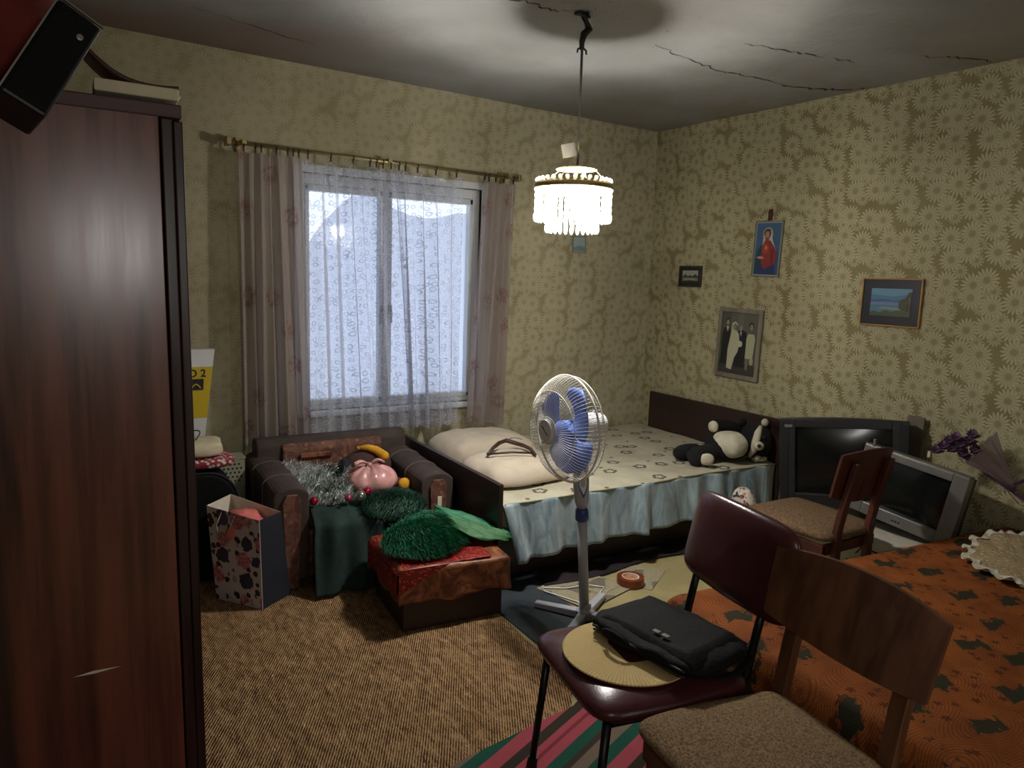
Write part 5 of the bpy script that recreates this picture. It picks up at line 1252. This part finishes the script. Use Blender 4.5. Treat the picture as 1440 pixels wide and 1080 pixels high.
b = MB(); b.box(-.016, .012, -.010, -.002, .176, .246); b.build('hanging_strip', 'darkred', t, local=True)
wed = [((92, 92, 80), full), ((74, 74, 66), [(.0, .45), (.25, .5), (.25, 1), (0, 1)]), ((104, 102, 90), [(.45, .5), (.6, .5), (.6, 1), (.45, 1)]), ((58, 56, 48), [(0, 0), (1, 0), (1, .17), (0, .20)]),
       ((28, 28, 28), [(.02, .14), (.22, .14), (.27, .45), (.26, .70), (.18, .76), (.06, .74), (.03, .60)]), ((30, 28, 28), el(.16, .86, .055, .045)), ((142, 138, 120), el(.165, .835, .038, .045)), ((188, 184, 164), [(.13, .77), (.20, .77), (.19, .70), (.17, .68)]),
       ((28, 26, 26), [(.42, .12), (.70, .12), (.72, .5), (.70, .70), (.56, .74), (.46, .70), (.42, .5)]), ((146, 142, 122), el(.55, .755, .035, .045)), ((184, 178, 160), [(.52, .70), (.58, .70), (.56, .62)]),
       ((182, 180, 150), [(.22, .08), (.36, .06), (.42, .26), (.50, .36), (.54, .50), (.50, .66), (.42, .72), (.46, .82), (.38, .86), (.30, .83), (.28, .66), (.22, .40)]), ((70, 66, 58), el(.385, .765, .055, .055)), ((130, 124, 106), el(.385, .76, .04, .046)), ((192, 186, 166), el(.56, .50, .06, .05)),
       ((168, 170, 134), [(.72, .28), (.92, .28), (.96, .60), (.92, .68), (.76, .68), (.72, .60)]), ((34, 30, 30), el(.83, .82, .065, .05)), ((134, 128, 110), el(.835, .79, .042, .05)), ((120, 118, 100), [(.74, .10), (.80, .08), (.82, .28), (.76, .28)]), ((164, 160, 136), el(.90, .24, .05, .06))]
picture('framed black and white wedding photograph with four standing people', wallT(3.366, 1.170, 1.0), .372, .470, .030, 'grey_frame', .020, wed, cat='photograph', inner=((50, 48, 44), .002))
sea = [((70, 112, 142), full), ((92, 136, 158), [(0, .78), (.55, .72), (1, .82), (1, 1), (0, 1)]), ((60, 84, 128), [(0, .50), (.4, .54), (.7, .52), (1, .54), (1, .60), (.6, .58), (.3, .62), (0, .58)]),
       ((104, 118, 156), [(0, .40), (1, .38), (1, .52), (.5, .50), (0, .50)]), ((76, 110, 128), [(0, .22), (1, .2), (1, .39), (0, .41)]), ((112, 138, 130), [(.2, .26), (.8, .22), (.7, .32), (.3, .34)]),
       ((70, 78, 44), [(0, 0), (1, 0), (1, .22), (.85, .18), (.7, .24), (.55, .16), (.4, .22), (.25, .12), (.1, .18), (0, .12)]), ((66, 66, 42), [(.72, .28), (.82, .2), (1, .2), (1, .9), (.92, .86), (.86, .66), (.76, .62), (.70, .48)]), ((90, 84, 52), [(.86, .5), (.95, .46), (1, .62), (.94, .74)]), ((52, 44, 32), [(.90, .2), (.94, .2), (.92, .75), (.90, .75)])]
picture('blue seascape picture in a dark mount with thin gilt frame', wallT(2.340, 1.490, 0), .343, .262, .009, 'gilt', .016, sea, cat='picture', inner=((24, 24, 32), .048))
b = MB(); 
lake = [((110, 116, 100), full), ((150, 152, 138), [(0, .5), (1, .55), (1, 1), (0, 1)]), ((52, 60, 46), [(0, .45), (.2, .7), (.35, .5), (.5, .62), (.65, .5), (.8, .72), (1, .5), (1, .38), (0, .38)]), ((132, 136, 118), [(.1, .18), (.9, .14), (.8, .34), (.2, .36)]), ((44, 48, 36), [(0, 0), (1, 0), (1, .12), (.5, .16), (0, .1)])]
picture('small dark framed landscape picture nearest the room corner', wallT(3.857, 1.608, 0), .222, .150, .012, 'dark_frame', .016, lake, cat='picture', inner=((30, 28, 26), .022))
T = Matrix(((1, 0, 0, 3.108), (0, 1, 0, 4.299), (0, 0, 1, 1.805), (0, 0, 0, 1)))
picture('tiny pale blue picture on the window wall below the chandelier', T, .115, .115, .006, 'grey_frame', .010, [((150, 168, 170), full), ((112, 134, 138), [(0, 0), (1, 0), (1, .35), (.5, .45), (0, .3)])], cat='picture', inner=((180, 186, 182), .003))
